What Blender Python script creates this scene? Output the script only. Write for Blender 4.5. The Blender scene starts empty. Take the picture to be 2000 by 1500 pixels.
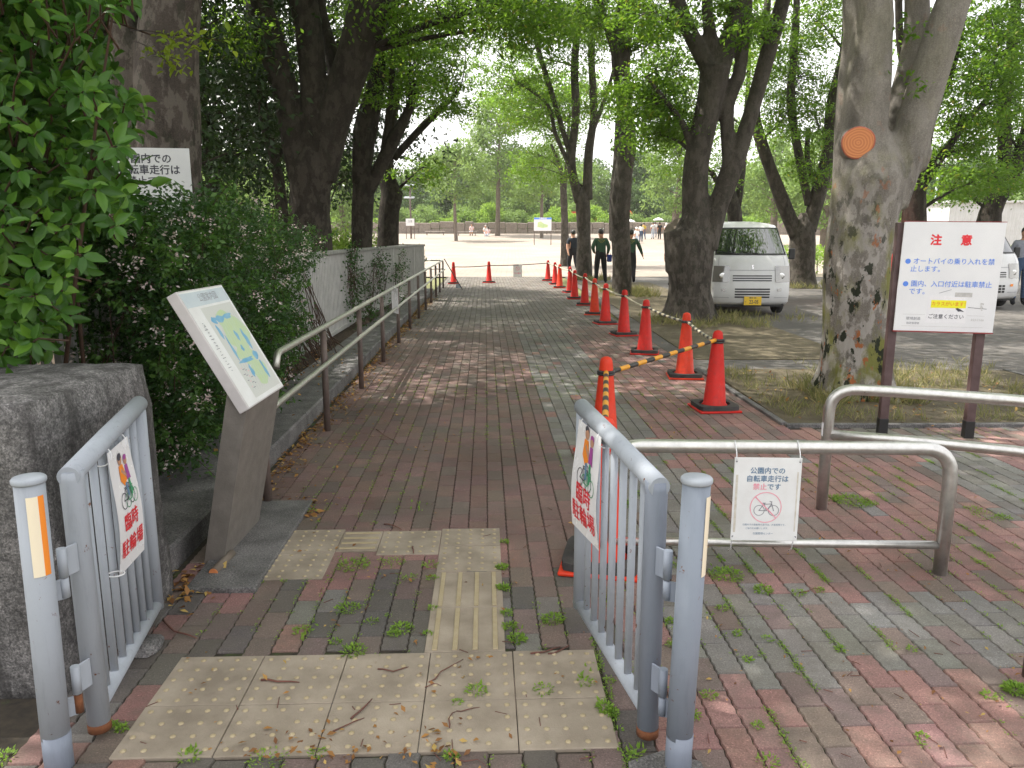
import bpy, bmesh, math, random
import numpy as np
from mathutils import Vector, Matrix, Quaternion
rnd = random.Random(7)
R = np.random.default_rng(11)
SC = bpy.context.scene
COL = SC.collection
PI = math.pi
V = Vector

# ------------------------------------------------------------------ camera, sky, sun, exposure
CAMH, FPX, HOR = 1.5, 1500.0, 462.0          # eye height, focal length and horizon (in 2000 x 1500 photo pixels)
TH = math.atan((750 - HOR) / FPX)
cam = bpy.data.cameras.new('camera'); cam.sensor_width = 36; cam.lens = 36 * FPX / 2000
cam.clip_start = 0.05; cam.clip_end = 4000
camo = bpy.data.objects.new('camera', cam); COL.objects.link(camo)
camo.location = (0, 0, CAMH); camo.rotation_euler = (PI / 2 - TH, 0, 0)
SC.camera = camo
SUN_EL, SUN_AZ = math.radians(62), math.radians(-68)       # azimuth measured from +Y towards +X
sund = V((math.sin(SUN_AZ) * math.cos(SUN_EL), math.cos(SUN_AZ) * math.cos(SUN_EL), math.sin(SUN_EL)))
w = bpy.data.worlds.new('World'); SC.world = w; w.use_nodes = True
nt = w.node_tree
sky = nt.nodes.new('ShaderNodeTexSky'); sky.sky_type = 'NISHITA'; sky.sun_disc = False
sky.sun_elevation = SUN_EL; sky.sun_rotation = SUN_AZ
sky.air_density = 1.0; sky.dust_density = 6.0; sky.ozone_density = 1.0; sky.altitude = 50
bg = nt.nodes['Background']; bg.inputs[1].default_value = 0.15
# thin bright cloud veil over most of the sky
tc = nt.nodes.new('ShaderNodeTexCoord'); mpw = nt.nodes.new('ShaderNodeMapping'); mpw.inputs['Scale'].default_value = (1, 1, 2.5); nt.links.new(tc.outputs['Generated'], mpw.inputs[0])
nz = nt.nodes.new('ShaderNodeTexNoise'); nz.inputs['Scale'].default_value = 2.2; nz.inputs['Detail'].default_value = 7; nt.links.new(mpw.outputs[0], nz.inputs['Vector'])
rp = nt.nodes.new('ShaderNodeMapRange'); rp.inputs[1].default_value = .35; rp.inputs[2].default_value = .6; rp.inputs[3].default_value = .62; rp.inputs[4].default_value = .97; nt.links.new(nz.outputs['Fac'], rp.inputs[0])
mxw = nt.nodes.new('ShaderNodeMix'); mxw.data_type = 'RGBA'; nt.links.new(rp.outputs[0], mxw.inputs[0]); nt.links.new(sky.outputs[0], mxw.inputs[6]); mxw.inputs[7].default_value = (6.3, 6.2, 6.1, 1)
nt.links.new(mxw.outputs[2], bg.inputs[0])
sl = bpy.data.lights.new('sun', 'SUN'); sl.energy = 4.5; sl.angle = math.radians(0.6); sl.color = (1, .95, .87)
so = bpy.data.objects.new('sun', sl); COL.objects.link(so)
so.rotation_euler = (-sund).to_track_quat('-Z', 'Y').to_euler(); so.location = (-20, 10, 40)
SC.view_settings.view_transform = 'Standard'; SC.view_settings.look = 'None'
SC.view_settings.exposure = 1.12; SC.view_settings.gamma = 1
SC.cycles.max_bounces = 7; SC.cycles.diffuse_bounces = 4; SC.cycles.transmission_bounces = 5; SC.cycles.glossy_bounces = 3
SC.cycles.use_denoising = True; SC.cycles.sample_clamp_indirect = 6

# ------------------------------------------------------------------ pixel -> world helpers (photo measured at 2000 x 1500)
def ray(px, py):
    u, v = (px - 1000) / FPX, (750 - py) / FPX
    return V((u, math.cos(TH) + v * math.sin(TH), v * math.cos(TH) - math.sin(TH)))
def G(px, py, z=0.0):                        # point of the level z seen at a pixel
    d = ray(px, py); t = (z - CAMH) / d.z
    return V((0, 0, CAMH)) + d * t
def AT(px, py, Y):                           # point at ground distance Y
    d = ray(px, py); return V((0, 0, CAMH)) + d * (Y / d.y)
def PX(p):                                   # world -> photo pixel
    x, y, z = p[0], p[1], p[2] - CAMH
    dep = y * math.cos(TH) - z * math.sin(TH); up = y * math.sin(TH) + z * math.cos(TH)
    return 1000 + FPX * x / dep, 750 - FPX * up / dep
AL = 0.034                                   # the path heads a little left of the camera
def S(s, p, z=0.0): return V((s - AL * p, p + AL * s, z))
def gz(y):                                   # ground height: flat, then the plaza climbs gently
    return 0.0 if y < 30 else 1.75 * (min(y, 95) / 60 - .5) ** 1.8 if y < 95 else 1.75 * (65 / 60) ** 1.8 + (y - 95) * .01

# ------------------------------------------------------------------ object helpers
WM = {}
def tag(o, label=None, cat=None, group=None, kind=None):
    if label: o['label'] = label
    if cat: o['category'] = cat
    if group: o['group'] = group
    if kind: o['kind'] = kind
    return o
def thing(name, label, cat, loc=(0, 0, 0), rz=0.0, group=None):
    o = bpy.data.objects.new(name, None); COL.objects.link(o); o.empty_display_size = .1
    o.location = loc; o.rotation_euler = (0, 0, rz)
    WM[o.name] = Matrix.Translation(V(loc)) @ Matrix.Rotation(rz, 4, 'Z')
    return tag(o, label, cat, group)
def link(name, me, parent=None):
    o = bpy.data.objects.new(name, me); COL.objects.link(o)
    if parent: o.parent = parent; WM[o.name] = WM.get(parent.name, Matrix())
    return o
def copy_tree(o, parent=None):
    c = o.copy(); COL.objects.link(c)
    if parent: c.parent = parent
    for ch in list(o.children): copy_tree(ch, c)
    return c
def place(o, loc, rz=0.0, label=None, scale=None):
    c = copy_tree(o); c.location = loc; c.rotation_euler = (0, 0, rz)
    if scale: c.scale = scale if hasattr(scale, '__len__') else (scale,) * 3
    if label: c['label'] = label
    WM[c.name] = Matrix.Translation(V(loc)) @ Matrix.Rotation(rz, 4, 'Z')
    return c

class MB:
    """collects shapes, then becomes ONE mesh object"""
    def __init__(s): s.v = []; s.f = []; s.m = []; s.sm = []
    def add(s, vs, fs, m=0, smooth=False):
        b = len(s.v); s.v += [tuple(p) for p in vs]
        for f in fs: s.f.append(tuple(i + b for i in f)); s.m.append(m); s.sm.append(smooth)
        return s
    def box(s, c, size, m=0, rot=None, bev=0.0):
        hx, hy, hz = size[0] / 2, size[1] / 2, size[2] / 2
        if bev <= 0:
            P = [V((x, y, z)) for x in (-hx, hx) for y in (-hy, hy) for z in (-hz, hz)]
            F = [(0, 1, 3, 2), (4, 6, 7, 5), (0, 4, 5, 1), (2, 3, 7, 6), (0, 2, 6, 4), (1, 5, 7, 3)]
        else:
            bm = bmesh.new(); bmesh.ops.create_cube(bm, size=1)
            for q in bm.verts: q.co = V((q.co.x * size[0], q.co.y * size[1], q.co.z * size[2]))
            bmesh.ops.bevel(bm, geom=list(bm.edges), offset=bev, segments=2, affect='EDGES', profile=.5)
            bm.verts.index_update(); P = [q.co.copy() for q in bm.verts]; F = [[q.index for q in f.verts] for f in bm.faces]; bm.free()
        if rot is not None: P = [rot @ p for p in P]
        return s.add([V(c) + p for p in P], F, m)
    def bar(s, a, b, wx, wz, m=0, up=V((0, 0, 1)), bev=0.0):
        a, b = V(a), V(b); d = (b - a); L = d.length; d.normalize()
        x = d.cross(up)
        if x.length < 1e-4: x = V((1, 0, 0))
        x.normalize(); z = x.cross(d)
        M = Matrix((x, d, z)).transposed()
        return s.box((a + b) / 2, (wx, L, wz), m, M, bev)
    def tube(s, pts, r, n=12, m=0, cap=True, lump=None, closed=False, smooth=True, flat=1.0):
        pts = [V(p) for p in pts]; k = len(pts)
        rs = list(r) if hasattr(r, '__len__') else [r] * k
        T = []
        for i in range(k):
            a, b = (pts[i - 1], pts[(i + 1) % k]) if closed else (pts[max(i - 1, 0)], pts[min(i + 1, k - 1)])
            T.append((b - a).normalized())
        N = T[0].orthogonal().normalized(); vs = []
        for i in range(k):
            N = (N - T[i] * N.dot(T[i])).normalized(); B = T[i].cross(N)
            for j in range(n):
                a = 2 * PI * j / n
                q = rs[i] * (1 + (lump(i, j) if lump else 0))
                vs.append(pts[i] + N * (math.cos(a) * q) + B * (math.sin(a) * q * flat))
        fs = []
        for i in range(k if closed else k - 1):
            i2 = (i + 1) % k
            for j in range(n):
                fs.append((i * n + j, i * n + (j + 1) % n, i2 * n + (j + 1) % n, i2 * n + j))
        s.add(vs, fs, m, smooth)
        if cap and not closed:
            b = len(s.v) - len(vs)
            s.f.append(tuple(b + j for j in range(n))[::-1]); s.m.append(m); s.sm.append(False)
            s.f.append(tuple(b + (k - 1) * n + j for j in range(n))); s.m.append(m); s.sm.append(False)
        return s
    def lathe(s, c, prof, n=24, m=0, smooth=True):
        vs = []; fs = []
        for (r, z) in prof:
            for j in range(n):
                a = 2 * PI * j / n; vs.append((c[0] + r * math.cos(a), c[1] + r * math.sin(a), c[2] + z))
        for i in range(len(prof) - 1):
            for j in range(n): fs.append((i * n + j, i * n + (j + 1) % n, (i + 1) * n + (j + 1) % n, (i + 1) * n + j))
        fs.append(tuple(range(n))[::-1]); fs.append(tuple((len(prof) - 1) * n + j for j in range(n)))
        return s.add(vs, fs, m, smooth)
    def poly(s, pts, m=0): return s.add(pts, [tuple(range(len(pts)))], m)
    def slab(s, pts, z0, z1, m=0):           # a polygon (x, y) with thickness
        n = len(pts); vs = [(p[0], p[1], z0) for p in pts] + [(p[0], p[1], z1) for p in pts]
        fs = [tuple(range(n))[::-1], tuple(range(n, 2 * n))] + [(i, (i + 1) % n, n + (i + 1) % n, n + i) for i in range(n)]
        return s.add(vs, fs, m)
    def build(s, name, mats, parent=None, world=False):
        me = bpy.data.meshes.new(name)
        vs = s.v
        if world and parent:
            M = WM[parent.name].inverted(); vs = [M @ V(p) for p in vs]
        me.from_pydata([tuple(p) for p in vs], [], s.f)
        for m in (mats if isinstance(mats, (list, tuple)) else [mats]): me.materials.append(m)
        me.polygons.foreach_set('material_index', s.m); me.polygons.foreach_set('use_smooth', s.sm); me.update()
        return link(name, me, parent)

def bend(pts, rad, n=6):                     # polyline with rounded corners
    pts = [V(p) for p in pts]; out = [pts[0]]
    for i in range(1, len(pts) - 1):
        a, b, c = pts[i - 1], pts[i], pts[i + 1]
        d1, d2 = (a - b).normalized(), (c - b).normalized()
        r = min(rad, (a - b).length * .49, (c - b).length * .49)
        p, q = b + d1 * r, b + d2 * r
        for k in range(n + 1):
            t = k / n; out.append(p * (1 - t) ** 2 + b * (2 * t * (1 - t)) + q * t * t)
    return out + [pts[-1]]

# ------------------------------------------------------------------ materials
def nodes(name):
    m = bpy.data.materials.new(name); m.use_nodes = True
    n = m.node_tree; return m, n, n.nodes['Principled BSDF']
def N(n, t, **k):
    q = n.nodes.new(t)
    for a, b in k.items():
        if a in q.inputs: q.inputs[a].default_value = b
        else: setattr(q, a, b)
    return q
def noise(n, vec, scale, detail=6, rough=.6, dist=0.0):
    q = n.nodes.new('ShaderNodeTexNoise'); q.inputs['Scale'].default_value = scale
    q.inputs['Detail'].default_value = detail; q.inputs['Roughness'].default_value = rough; q.inputs['Distortion'].default_value = dist
    if vec is not None: n.links.new(vec, q.inputs['Vector'])
    return q.outputs['Fac']
def ramp(n, fac, stops, interp='LINEAR'):
    q = n.nodes.new('ShaderNodeValToRGB'); q.color_ramp.interpolation = interp
    e = q.color_ramp.elements
    while len(e) < len(stops): e.new(.5)
    for i, (p, c) in enumerate(stops):
        e[i].position = p; e[i].color = (c, c, c, 1) if not hasattr(c, '__len__') else (*c, 1)
    n.links.new(fac, q.inputs[0]); return q.outputs[0]
def mix(n, fac, a, b, mode='MIX'):
    q = n.nodes.new('ShaderNodeMix'); q.data_type = 'RGBA'; q.blend_type = mode
    for sock, val in ((q.inputs[0], fac), (q.inputs[6], a), (q.inputs[7], b)):
        if hasattr(val, 'is_linked') or isinstance(val, bpy.types.NodeSocket): n.links.new(val, sock)
        elif hasattr(val, '__len__'): sock.default_value = (*val, 1)
        else: sock.default_value = val
    return q.outputs[2]
def bump(n, b, h, strength=.3, dist=.01):
    q = n.nodes.new('ShaderNodeBump'); q.inputs['Strength'].default_value = strength; q.inputs['Distance'].default_value = dist
    n.links.new(h, q.inputs['Height']); n.links.new(q.outputs[0], b.inputs['Normal'])
def coord(n, kind='Object', scale=None):
    q = n.nodes.new('ShaderNodeTexCoord').outputs[kind]
    if scale:
        mp = n.nodes.new('ShaderNodeMapping'); mp.inputs['Scale'].default_value = scale
        n.links.new(q, mp.inputs[0]); return mp.outputs[0]
    return q
def mat(name, c, c2=None, scale=6, rough=.6, metal=0.0, bmp=0.0, bscale=60, lo=.35, hi=.7, sc=None, spec=.5, rv=0.0):
    m, n, b = nodes(name); b.inputs['Roughness'].default_value = rough; b.inputs['Metallic'].default_value = metal
    b.inputs['Specular IOR Level'].default_value = spec
    b.inputs['Base Color'].default_value = (*c, 1)
    if c2 or bmp or rv: co = coord(n, 'Object', sc)
    if c2:
        n.links.new(ramp(n, noise(n, co, scale), [(lo, c), (hi, c2)]), b.inputs['Base Color'])
    if rv:
        n.links.new(ramp(n, noise(n, co, scale * 1.7), [(.3, max(rough - rv, 0.02)), (.7, min(1, rough + rv))]), b.inputs['Roughness'])
    if bmp: bump(n, b, noise(n, co, bscale), bmp, .01)
    return m
# ------------------------------------------------------------------ specific materials
def leaf_mat(name, c1, c2, tr=(.34, .54, .05), k=.45, rough=.45, c3=None, spec=.35, old=None):
    m, n, b = nodes(name)
    g = n.nodes.new('ShaderNodeNewGeometry').outputs['Random Per Island']
    st = [(0, c1), (1, c2)] if not c3 else [(0, c1), (.6, c2), (1, c3)]
    if old: st = [(0, c1), (.75, c2), (.965, c2), (.985, old)]
    col = ramp(n, g, st)
    n.links.new(col, b.inputs['Base Color']); b.inputs['Roughness'].default_value = rough
    b.inputs['Specular IOR Level'].default_value = spec
    t = n.nodes.new('ShaderNodeBsdfTranslucent')
    n.links.new(mix(n, .5, col, tr), t.inputs[0])
    mx = n.nodes.new('ShaderNodeMixShader'); mx.inputs[0].default_value = k
    n.links.new(b.outputs[0], mx.inputs[1]); n.links.new(t.outputs[0], mx.inputs[2])
    n.links.new(mx.outputs[0], n.nodes['Material Output'].inputs['Surface'])
    return m
def bark_mat(name, c1, c2, patches=None, pale=(.40, .37, .34)):
    m, n, b = nodes(name); co = coord(n, 'Object', (1, 1, .35)); co2 = coord(n, 'Object')
    base = ramp(n, noise(n, co, 9, 8, .65, .4), [(.3, c1), (.7, c2)])
    fine = noise(n, co2, 90, 5, .7)
    base = mix(n, ramp(n, fine, [(.45, 0), (.7, .55)]), base, tuple(x * 1.7 for x in c2))
    base = mix(n, ramp(n, noise(n, co, 3.2, 4, .6), [(.5, 0), (.72, .7)]), base, tuple(x * .45 for x in c1))
    if patches:
        sep = n.nodes.new('ShaderNodeSeparateXYZ'); n.links.new(co2, sep.inputs[0])
        mr = n.nodes.new('ShaderNodeMapRange'); mr.inputs[1].default_value = patches[0]; mr.inputs[2].default_value = patches[1]; mr.inputs[3].default_value = patches[2]; mr.inputs[4].default_value = patches[3]
        n.links.new(sep.outputs[2], mr.inputs[0]); lowf = mr.outputs[0]
        def patch(scale, lo, hi, colr, base, off):
            mp = n.nodes.new('ShaderNodeMapping'); mp.inputs['Location'].default_value = off; n.links.new(coord(n, 'Object', (1, 1, .6)), mp.inputs[0])
            f = ramp(n, noise(n, mp.outputs[0], scale, 5, .62), [(lo, 0), (hi, 1)])
            mm = n.nodes.new('ShaderNodeMath'); mm.operation = 'MULTIPLY'; n.links.new(f, mm.inputs[0]); n.links.new(lowf, mm.inputs[1])
            return mix(n, mm.outputs[0], base, colr)
        base = patch(8.5, .49, .54, pale, base, (3, 1, 2))       # pale flakes
        base = patch(3.8, .48, .62, (.20, .20, .06), base, (0, 7, 1)) if patches[2] >= 1 else base      # yellow green algae
        base = patch(8.0, .575, .60, (.03, .035, .022), base, (9, 2, 4))    # dark moss cushions
        base = patch(9.0, .615, .64, (.36, .13, .05), base, (4, 4, 8)) if patches[2] >= 1 else base     # fresh orange bark
    n.links.new(base, b.inputs['Base Color']); b.inputs['Roughness'].default_value = .85; b.inputs['Specular IOR Level'].default_value = .2
    bump(n, b, noise(n, coord(n, 'Object', (1, 1, .3)), 30, 9, .75, .5), .9, .03)
    return m
def steel_mat(name, c=(.60, .585, .56), rough=.3):
    m, n, b = nodes(name); co = coord(n, 'Object')
    b.inputs['Metallic'].default_value = .92
    n.links.new(ramp(n, noise(n, co, 30, 6, .7), [(.3, c), (.75, tuple(x * .72 for x in c))]), b.inputs['Base Color'])
    n.links.new(ramp(n, noise(n, co, 14, 5, .6), [(.3, rough), (.7, rough + .2)]), b.inputs['Roughness'])
    bump(n, b, noise(n, co, 140, 3), .04, .004); return m
def painted_mat(name, c, rust=(.16, .06, .025), amount=.70):
    m, n, b = nodes(name); co = coord(n, 'Object')
    base = ramp(n, noise(n, co, 4, 4), [(.3, c), (.75, tuple(x * .88 for x in c))])
    base = mix(n, ramp(n, noise(n, co, 26, 7, .7), [(amount, 0), (amount + .03, 1)]), base, rust)
    base = mix(n, ramp(n, noise(n, coord(n, 'Object', (1, 1, .15)), 40, 5, .7), [(.52, 0), (.8, .35)]), base, tuple(x * .5 for x in c))
    n.links.new(base, b.inputs['Base Color']); b.inputs['Roughness'].default_value = .58; b.inputs['Specular IOR Level'].default_value = .3
    bump(n, b, noise(n, co, 60, 4), .06, .004); return m
def paver_mat():
    m, n, b = nodes('paver_concrete'); co = coord(n, 'Object')
    at = n.nodes.new('ShaderNodeVertexColor'); at.layer_name = 'Col'
    sp = ramp(n, noise(n, co, 170, 3, .85), [(.3, .55), (.5, 1.0), (.62, 1.15), (.70, 2.6)])
    c = mix(n, 1.0, at.outputs[0], sp, 'MULTIPLY')
    d = ramp(n, noise(n, co, 1.1, 7, .65, .3), [(.35, .68), (.65, 1.12)])
    c = mix(n, 1.0, c, d, 'MULTIPLY')
    c = mix(n, ramp(n, noise(n, co, 2.3, 8, .72, .5), [(.46, 0), (.66, .62)]), c, (.135, .118, .098))
    c = mix(n, ramp(n, noise(n, co, 11, 7, .7), [(.5, 0), (.8, .5)]), c, (.10, .088, .07))
    n.links.new(c, b.inputs['Base Color']); b.inputs['Roughness'].default_value = .82; b.inputs['Specular IOR Level'].default_value = .35
    bump(n, b, noise(n, co, 170, 5, .7), .35, .006); return m
def joint_mat():
    m, n, b = nodes('joint_soil'); co = coord(n, 'Object')
    c = ramp(n, noise(n, co, 30, 5), [(.3, (.022, .019, .015)), (.7, (.055, .043, .03))])
    c = mix(n, ramp(n, noise(n, co, 2.6, 6, .7), [(.53, 0), (.62, .85)]), c, (.055, .085, .02))
    n.links.new(c, b.inputs['Base Color']); b.inputs['Roughness'].default_value = .95; return m
def granite_mat(name, a=.16, streak=True):
    m, n, b = nodes(name); co = coord(n, 'Object')
    sp = ramp(n, noise(n, co, 130, 4, .75), [(.3, (.03, .03, .032)), (.5, (a * .9, a * .86, a * .85)), (.64, (a * 1.5, a * 1.42, a * 1.4)), (.72, (.55, .53, .52))])
    big = ramp(n, noise(n, co, 5, 6, .6), [(.35, .55), (.65, 1.15)])
    if streak: big = mix(n, 1.0, big, ramp(n, noise(n, co, 38, 5, .75), [(.36, .45), (.6, 1.35)]), 'MULTIPLY')
    c = mix(n, 1.0, sp, big, 'MULTIPLY')
    if streak:
        c = mix(n, ramp(n, noise(n, coord(n, 'Object', (1, 1, .12)), 11, 5, .6, .3), [(.45, 0), (.62, .75)]), c, (.03, .027, .026))
    n.links.new(c, b.inputs['Base Color']); b.inputs['Roughness'].default_value = .8
    bump(n, b, noise(n, co, 70, 6, .7), .5, .012); return m
def plaza_mat():
    m, n, b = nodes('plaza_paving'); co = coord(n, 'Object')
    br = n.nodes.new('ShaderNodeTexBrick'); n.links.new(co, br.inputs[0]); br.inputs['Scale'].default_value = 1
    br.inputs['Brick Width'].default_value = .45; br.inputs['Row Height'].default_value = .22; br.inputs['Mortar Size'].default_value = .012
    br.inputs['Color1'].default_value = (.31, .262, .215, 1); br.inputs['Color2'].default_value = (.27, .222, .185, 1); br.inputs['Mortar'].default_value = (.18, .155, .125, 1)
    c = mix(n, 1.0, br.outputs[0], ramp(n, noise(n, co, .25, 6, .6), [(.35, .82), (.65, 1.1)]), 'MULTIPLY')
    n.links.new(c, b.inputs['Base Color']); b.inputs['Roughness'].default_value = .85; return m
def asphalt_mat():
    m, n, b = nodes('worn_asphalt'); co = coord(n, 'Object')
    c = ramp(n, noise(n, co, 120, 4, .8), [(.32, (.05, .048, .045)), (.55, (.115, .105, .097)), (.7, (.21, .19, .175))])
    c = mix(n, 1.0, c, ramp(n, noise(n, co, .9, 7, .65), [(.35, .75), (.65, 1.2)]), 'MULTIPLY')
    c = mix(n, ramp(n, noise(n, co, 3.1, 8, .72), [(.54, 0), (.68, .6)]), c, (.10, .075, .045))
    n.links.new(c, b.inputs['Base Color']); b.inputs['Roughness'].default_value = .9
    bump(n, b, noise(n, co, 90, 5, .8), .5, .01); return m
def soil_mat(name, c1, c2, c3=None):
    m, n, b = nodes(name); co = coord(n, 'Object')
    c = ramp(n, noise(n, co, 8, 9, .75), [(.3, c1), (.68, c2)])
    if c3: c = mix(n, ramp(n, noise(n, co, 30, 6, .7), [(.55, 0), (.66, .8)]), c, c3)
    n.links.new(c, b.inputs['Base Color']); b.inputs['Roughness'].default_value = .95
    bump(n, b, noise(n, co, 40, 7, .75), .8, .03); return m
def glass_mat(name, c=(.02, .025, .025), rough=.03):
    m, n, b = nodes(name); b.inputs['Base Color'].default_value = (*c, 1); b.inputs['Roughness'].default_value = rough
    b.inputs['Specular IOR Level'].default_value = 1.0; b.inputs['Coat Weight'].default_value = 1.0; b.inputs['Coat IOR'].default_value = 2.0; b.inputs['Coat Roughness'].default_value = .02
    return m
M = {}
M['paver'] = paver_mat(); M['joint'] = joint_mat(); M['plaza'] = plaza_mat(); M['asphalt'] = asphalt_mat()
M['granite'] = granite_mat('rough_granite', .17); M['kerbstone'] = granite_mat('kerb_concrete', .17, False)
M['bed'] = soil_mat('leafy_bed_soil', (.035, .026, .018), (.09, .062, .04), (.16, .085, .04))
M['drygrass_soil'] = soil_mat('dry_bed_soil', (.07, .055, .035), (.16, .13, .08), (.10, .11, .04))
M['lawn'] = soil_mat('far_lawn', (.10, .13, .04), (.20, .19, .08), (.28, .22, .13))
M['tactile'] = mat('tactile_concrete', (.23, .19, .146), (.39, .33, .262), 4.5, .85, 0, .3, 180)
M['dome'] = mat('tactile_yellow', (.36, .29, .175), (.41, .34, .225), 30, .7, 0, .2, 150)
M['gatepaint'] = painted_mat('grey_gate_paint', (.37, .40, .45), amount=.64)
M['gatemid'] = painted_mat('blue_grey_post_paint', (.255, .29, .35), amount=.645)
M['gatedark'] = painted_mat('darker_gate_paint', (.235, .265, .325), amount=.645)
M['steel'] = steel_mat('brushed_steel', (.68, .67, .65), .27); M['rail'] = steel_mat('dull_rail_steel', (.62, .61, .56), .38)
M['railpost'] = mat('brown_post_paint', (.10, .072, .062), (.15, .11, .095), 12, .55, 0, .1)
M['signpost'] = mat('maroon_post_paint', (.075, .042, .042), (.12, .075, .075), 10, .5, 0, .1)
M['rust'] = mat('rusted_steel', (.20, .07, .025), (.09, .035, .02), 18, .9, 0, .4, 80)
def cone_mat(name, c, c2):
    m, n, b = nodes(name); co = coord(n, 'Object')
    base = ramp(n, noise(n, co, 5), [(.35, c), (.7, c2)])
    base = mix(n, ramp(n, noise(n, coord(n, 'Object', (1, 1, .35)), 38, 6, .75), [(.60, 0), (.70, .45)]), base, (.62, .22, .17))
    base = mix(n, ramp(n, noise(n, co, 16, 6, .7), [(.5, 0), (.75, .5)]), base, tuple(x * .35 + .02 for x in c))
    n.links.new(base, b.inputs['Base Color']); b.inputs['Specular IOR Level'].default_value = .35
    n.links.new(ramp(n, noise(n, co, 12), [(.3, .38), (.7, .65)]), b.inputs['Roughness']); return m
M['cone'] = cone_mat('cone_red_plastic', (.62, .014, .007), (.50, .016, .010)); M['cone2'] = cone_mat('cone_orange_plastic', (.72, .045, .010), (.60, .032, .010))
M['rubber'] = mat('black_rubber', (.025, .025, .027), (.075, .07, .065), 7, .8, 0, .25, 90)
M['black'] = mat('black_plastic', (.015, .015, .016), None, rough=.45)
M['poleyellow'] = mat('pole_yellow', (.80, .36, .02), (.68, .30, .04), 25, .5)
M['poleblack'] = mat('pole_black', (.02, .02, .022), (.06, .055, .05), 20, .5)
M['polewhite'] = mat('pole_faded', (.50, .43, .30), (.62, .57, .44), 20, .55)
M['board'] = mat('white_board', (.80, .80, .81), (.72, .72, .74), 3, .4, rv=.08)
M['paper'] = mat('laminated_paper', (.83, .82, .84), (.78, .77, .80), 5, .25, rv=.1)
M['oldpaper'] = mat('faded_paper', (.78, .79, .79), (.70, .70, .69), 8, .5)
M['red'] = mat('red_print', (.75, .02, .035), None, rough=.45); M['blue'] = mat('blue_print', (.10, .25, .78), None, rough=.45)
M['navy'] = mat('faded_blue_print', (.10, .18, .30), (.17, .27, .38), 60, .5); M['pink'] = mat('faded_pink_print', (.80, .28, .36), (.82, .42, .50), 40, .5)
M['ink'] = mat('dark_print', (.06, .06, .08), None, rough=.5); M['greyink'] = mat('grey_print', (.25, .25, .28), None, rough=.5)
M['yellow'] = mat('yellow_sticker', (.85, .80, .02), None, rough=.4); M['orange'] = mat('orange_print', (.85, .26, .03), None, rough=.45)
M['green'] = mat('green_print', (.05, .30, .14), None, rough=.5); M['purple'] = mat('purple_print', (.35, .07, .30), None, rough=.5)
M['tie'] = mat('white_cable_tie', (.75, .76, .78), None, rough=.4)
M['cream'] = mat('cream_reflector', (.85, .75, .58), None, rough=.3)
M['slate'] = mat('brown_stone_panel', (.155, .138, .122), (.205, .185, .165), 14, .6, 0, .2, 120)
M['boardframe'] = mat('pale_board_frame', (.58, .55, .55), (.50, .47, .47), 10, .4)
M['fence'] = mat('weathered_fence_paint', (.38, .375, .365), (.50, .49, .475), 7, .7, 0, .15, 50)
M['fencecap'] = mat('fence_cap_concrete', (.24, .24, .23), (.33, .33, .31), 12, .85, 0, .3)
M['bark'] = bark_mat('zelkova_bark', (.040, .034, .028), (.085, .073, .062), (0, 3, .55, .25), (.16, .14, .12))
M['barkshade'] = bark_mat('shaded_bark', (.020, .016, .013), (.050, .042, .034), (0, 3, .5, .25), (.12, .10, .085))  # bark darkened for backlit trunks: shade put into the colour
M['barktwin'] = bark_mat('twin_trunk_bark', (.050, .040, .034), (.095, .078, .068), (0, 9, .55, .4), (.20, .175, .15))
M['barkpatch'] = bark_mat('mottled_bark', (.155, .138, .12), (.25, .228, .20), (1.15, 2.3, 1, .12))
M['barkfar'] = mat('far_bark', (.12, .095, .075), (.19, .155, .125), 6, .9)
M['cut'] = mat('fresh_cut_wood', (.62, .20, .07), (.72, .29, .11), 9, .7)
M['zelkova'] = leaf_mat('zelkova_leaves', (.048, .115, .016), (.085, .180, .022), (.30, .50, .04), .56, old=(.30, .25, .05))
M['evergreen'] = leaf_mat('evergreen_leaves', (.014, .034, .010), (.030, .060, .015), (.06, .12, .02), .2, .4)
M['farleaf'] = leaf_mat('far_leaves', (.13, .22, .055), (.19, .29, .075), (.34, .48, .10), .35, .6)  # leaf colour lightened to stand for distant haze and glare
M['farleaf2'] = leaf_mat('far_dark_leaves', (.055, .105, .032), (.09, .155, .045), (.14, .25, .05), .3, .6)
M['photinia'] = leaf_mat('glossy_shrub_leaves', (.030, .088, .014), (.062, .155, .024), (.16, .34, .038), .32, .30, (.13, .26, .03), .28)
M['abelia'] = leaf_mat('small_shrub_leaves', (.024, .066, .018), (.048, .115, .028), (.12, .24, .035), .32, .4)
M['shoot'] = leaf_mat('shrub_shoot_leaves', (.05, .12, .025), (.10, .21, .04), (.2, .36, .05), .35, .4)
M['maple'] = leaf_mat('yellow_green_leaves', (.16, .26, .02), (.28, .36, .03), (.45, .55, .03), .5)
M['weed'] = leaf_mat('weed_leaves', (.13, .25, .035), (.26, .41, .055), (.44, .62, .075), .4, .6)
M['drygrass'] = leaf_mat('dry_grass_blades', (.12, .14, .045), (.24, .225, .09), (.35, .38, .10), .3, .7, (.40, .33, .16))
M['deadleaf'] = leaf_mat('dead_leaves', (.14, .060, .025), (.38, .19, .055), (.4, .2, .05), .15, .7, (.45, .32, .10))
M['petal'] = leaf_mat('pale_petals', (.70, .52, .50), (.85, .80, .78), (.8, .6, .55), .3, .6)
M['stem'] = mat('red_brown_stems', (.045, .022, .014), (.075, .038, .02), 20, .7)
M['twig'] = mat('reddish_twig', (.16, .06, .045), (.10, .05, .04), 30, .8)
M['stonewall'] = soil_mat('far_wall_stone', (.13, .11, .095), (.33, .28, .24), (.07, .065, .05))
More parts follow.
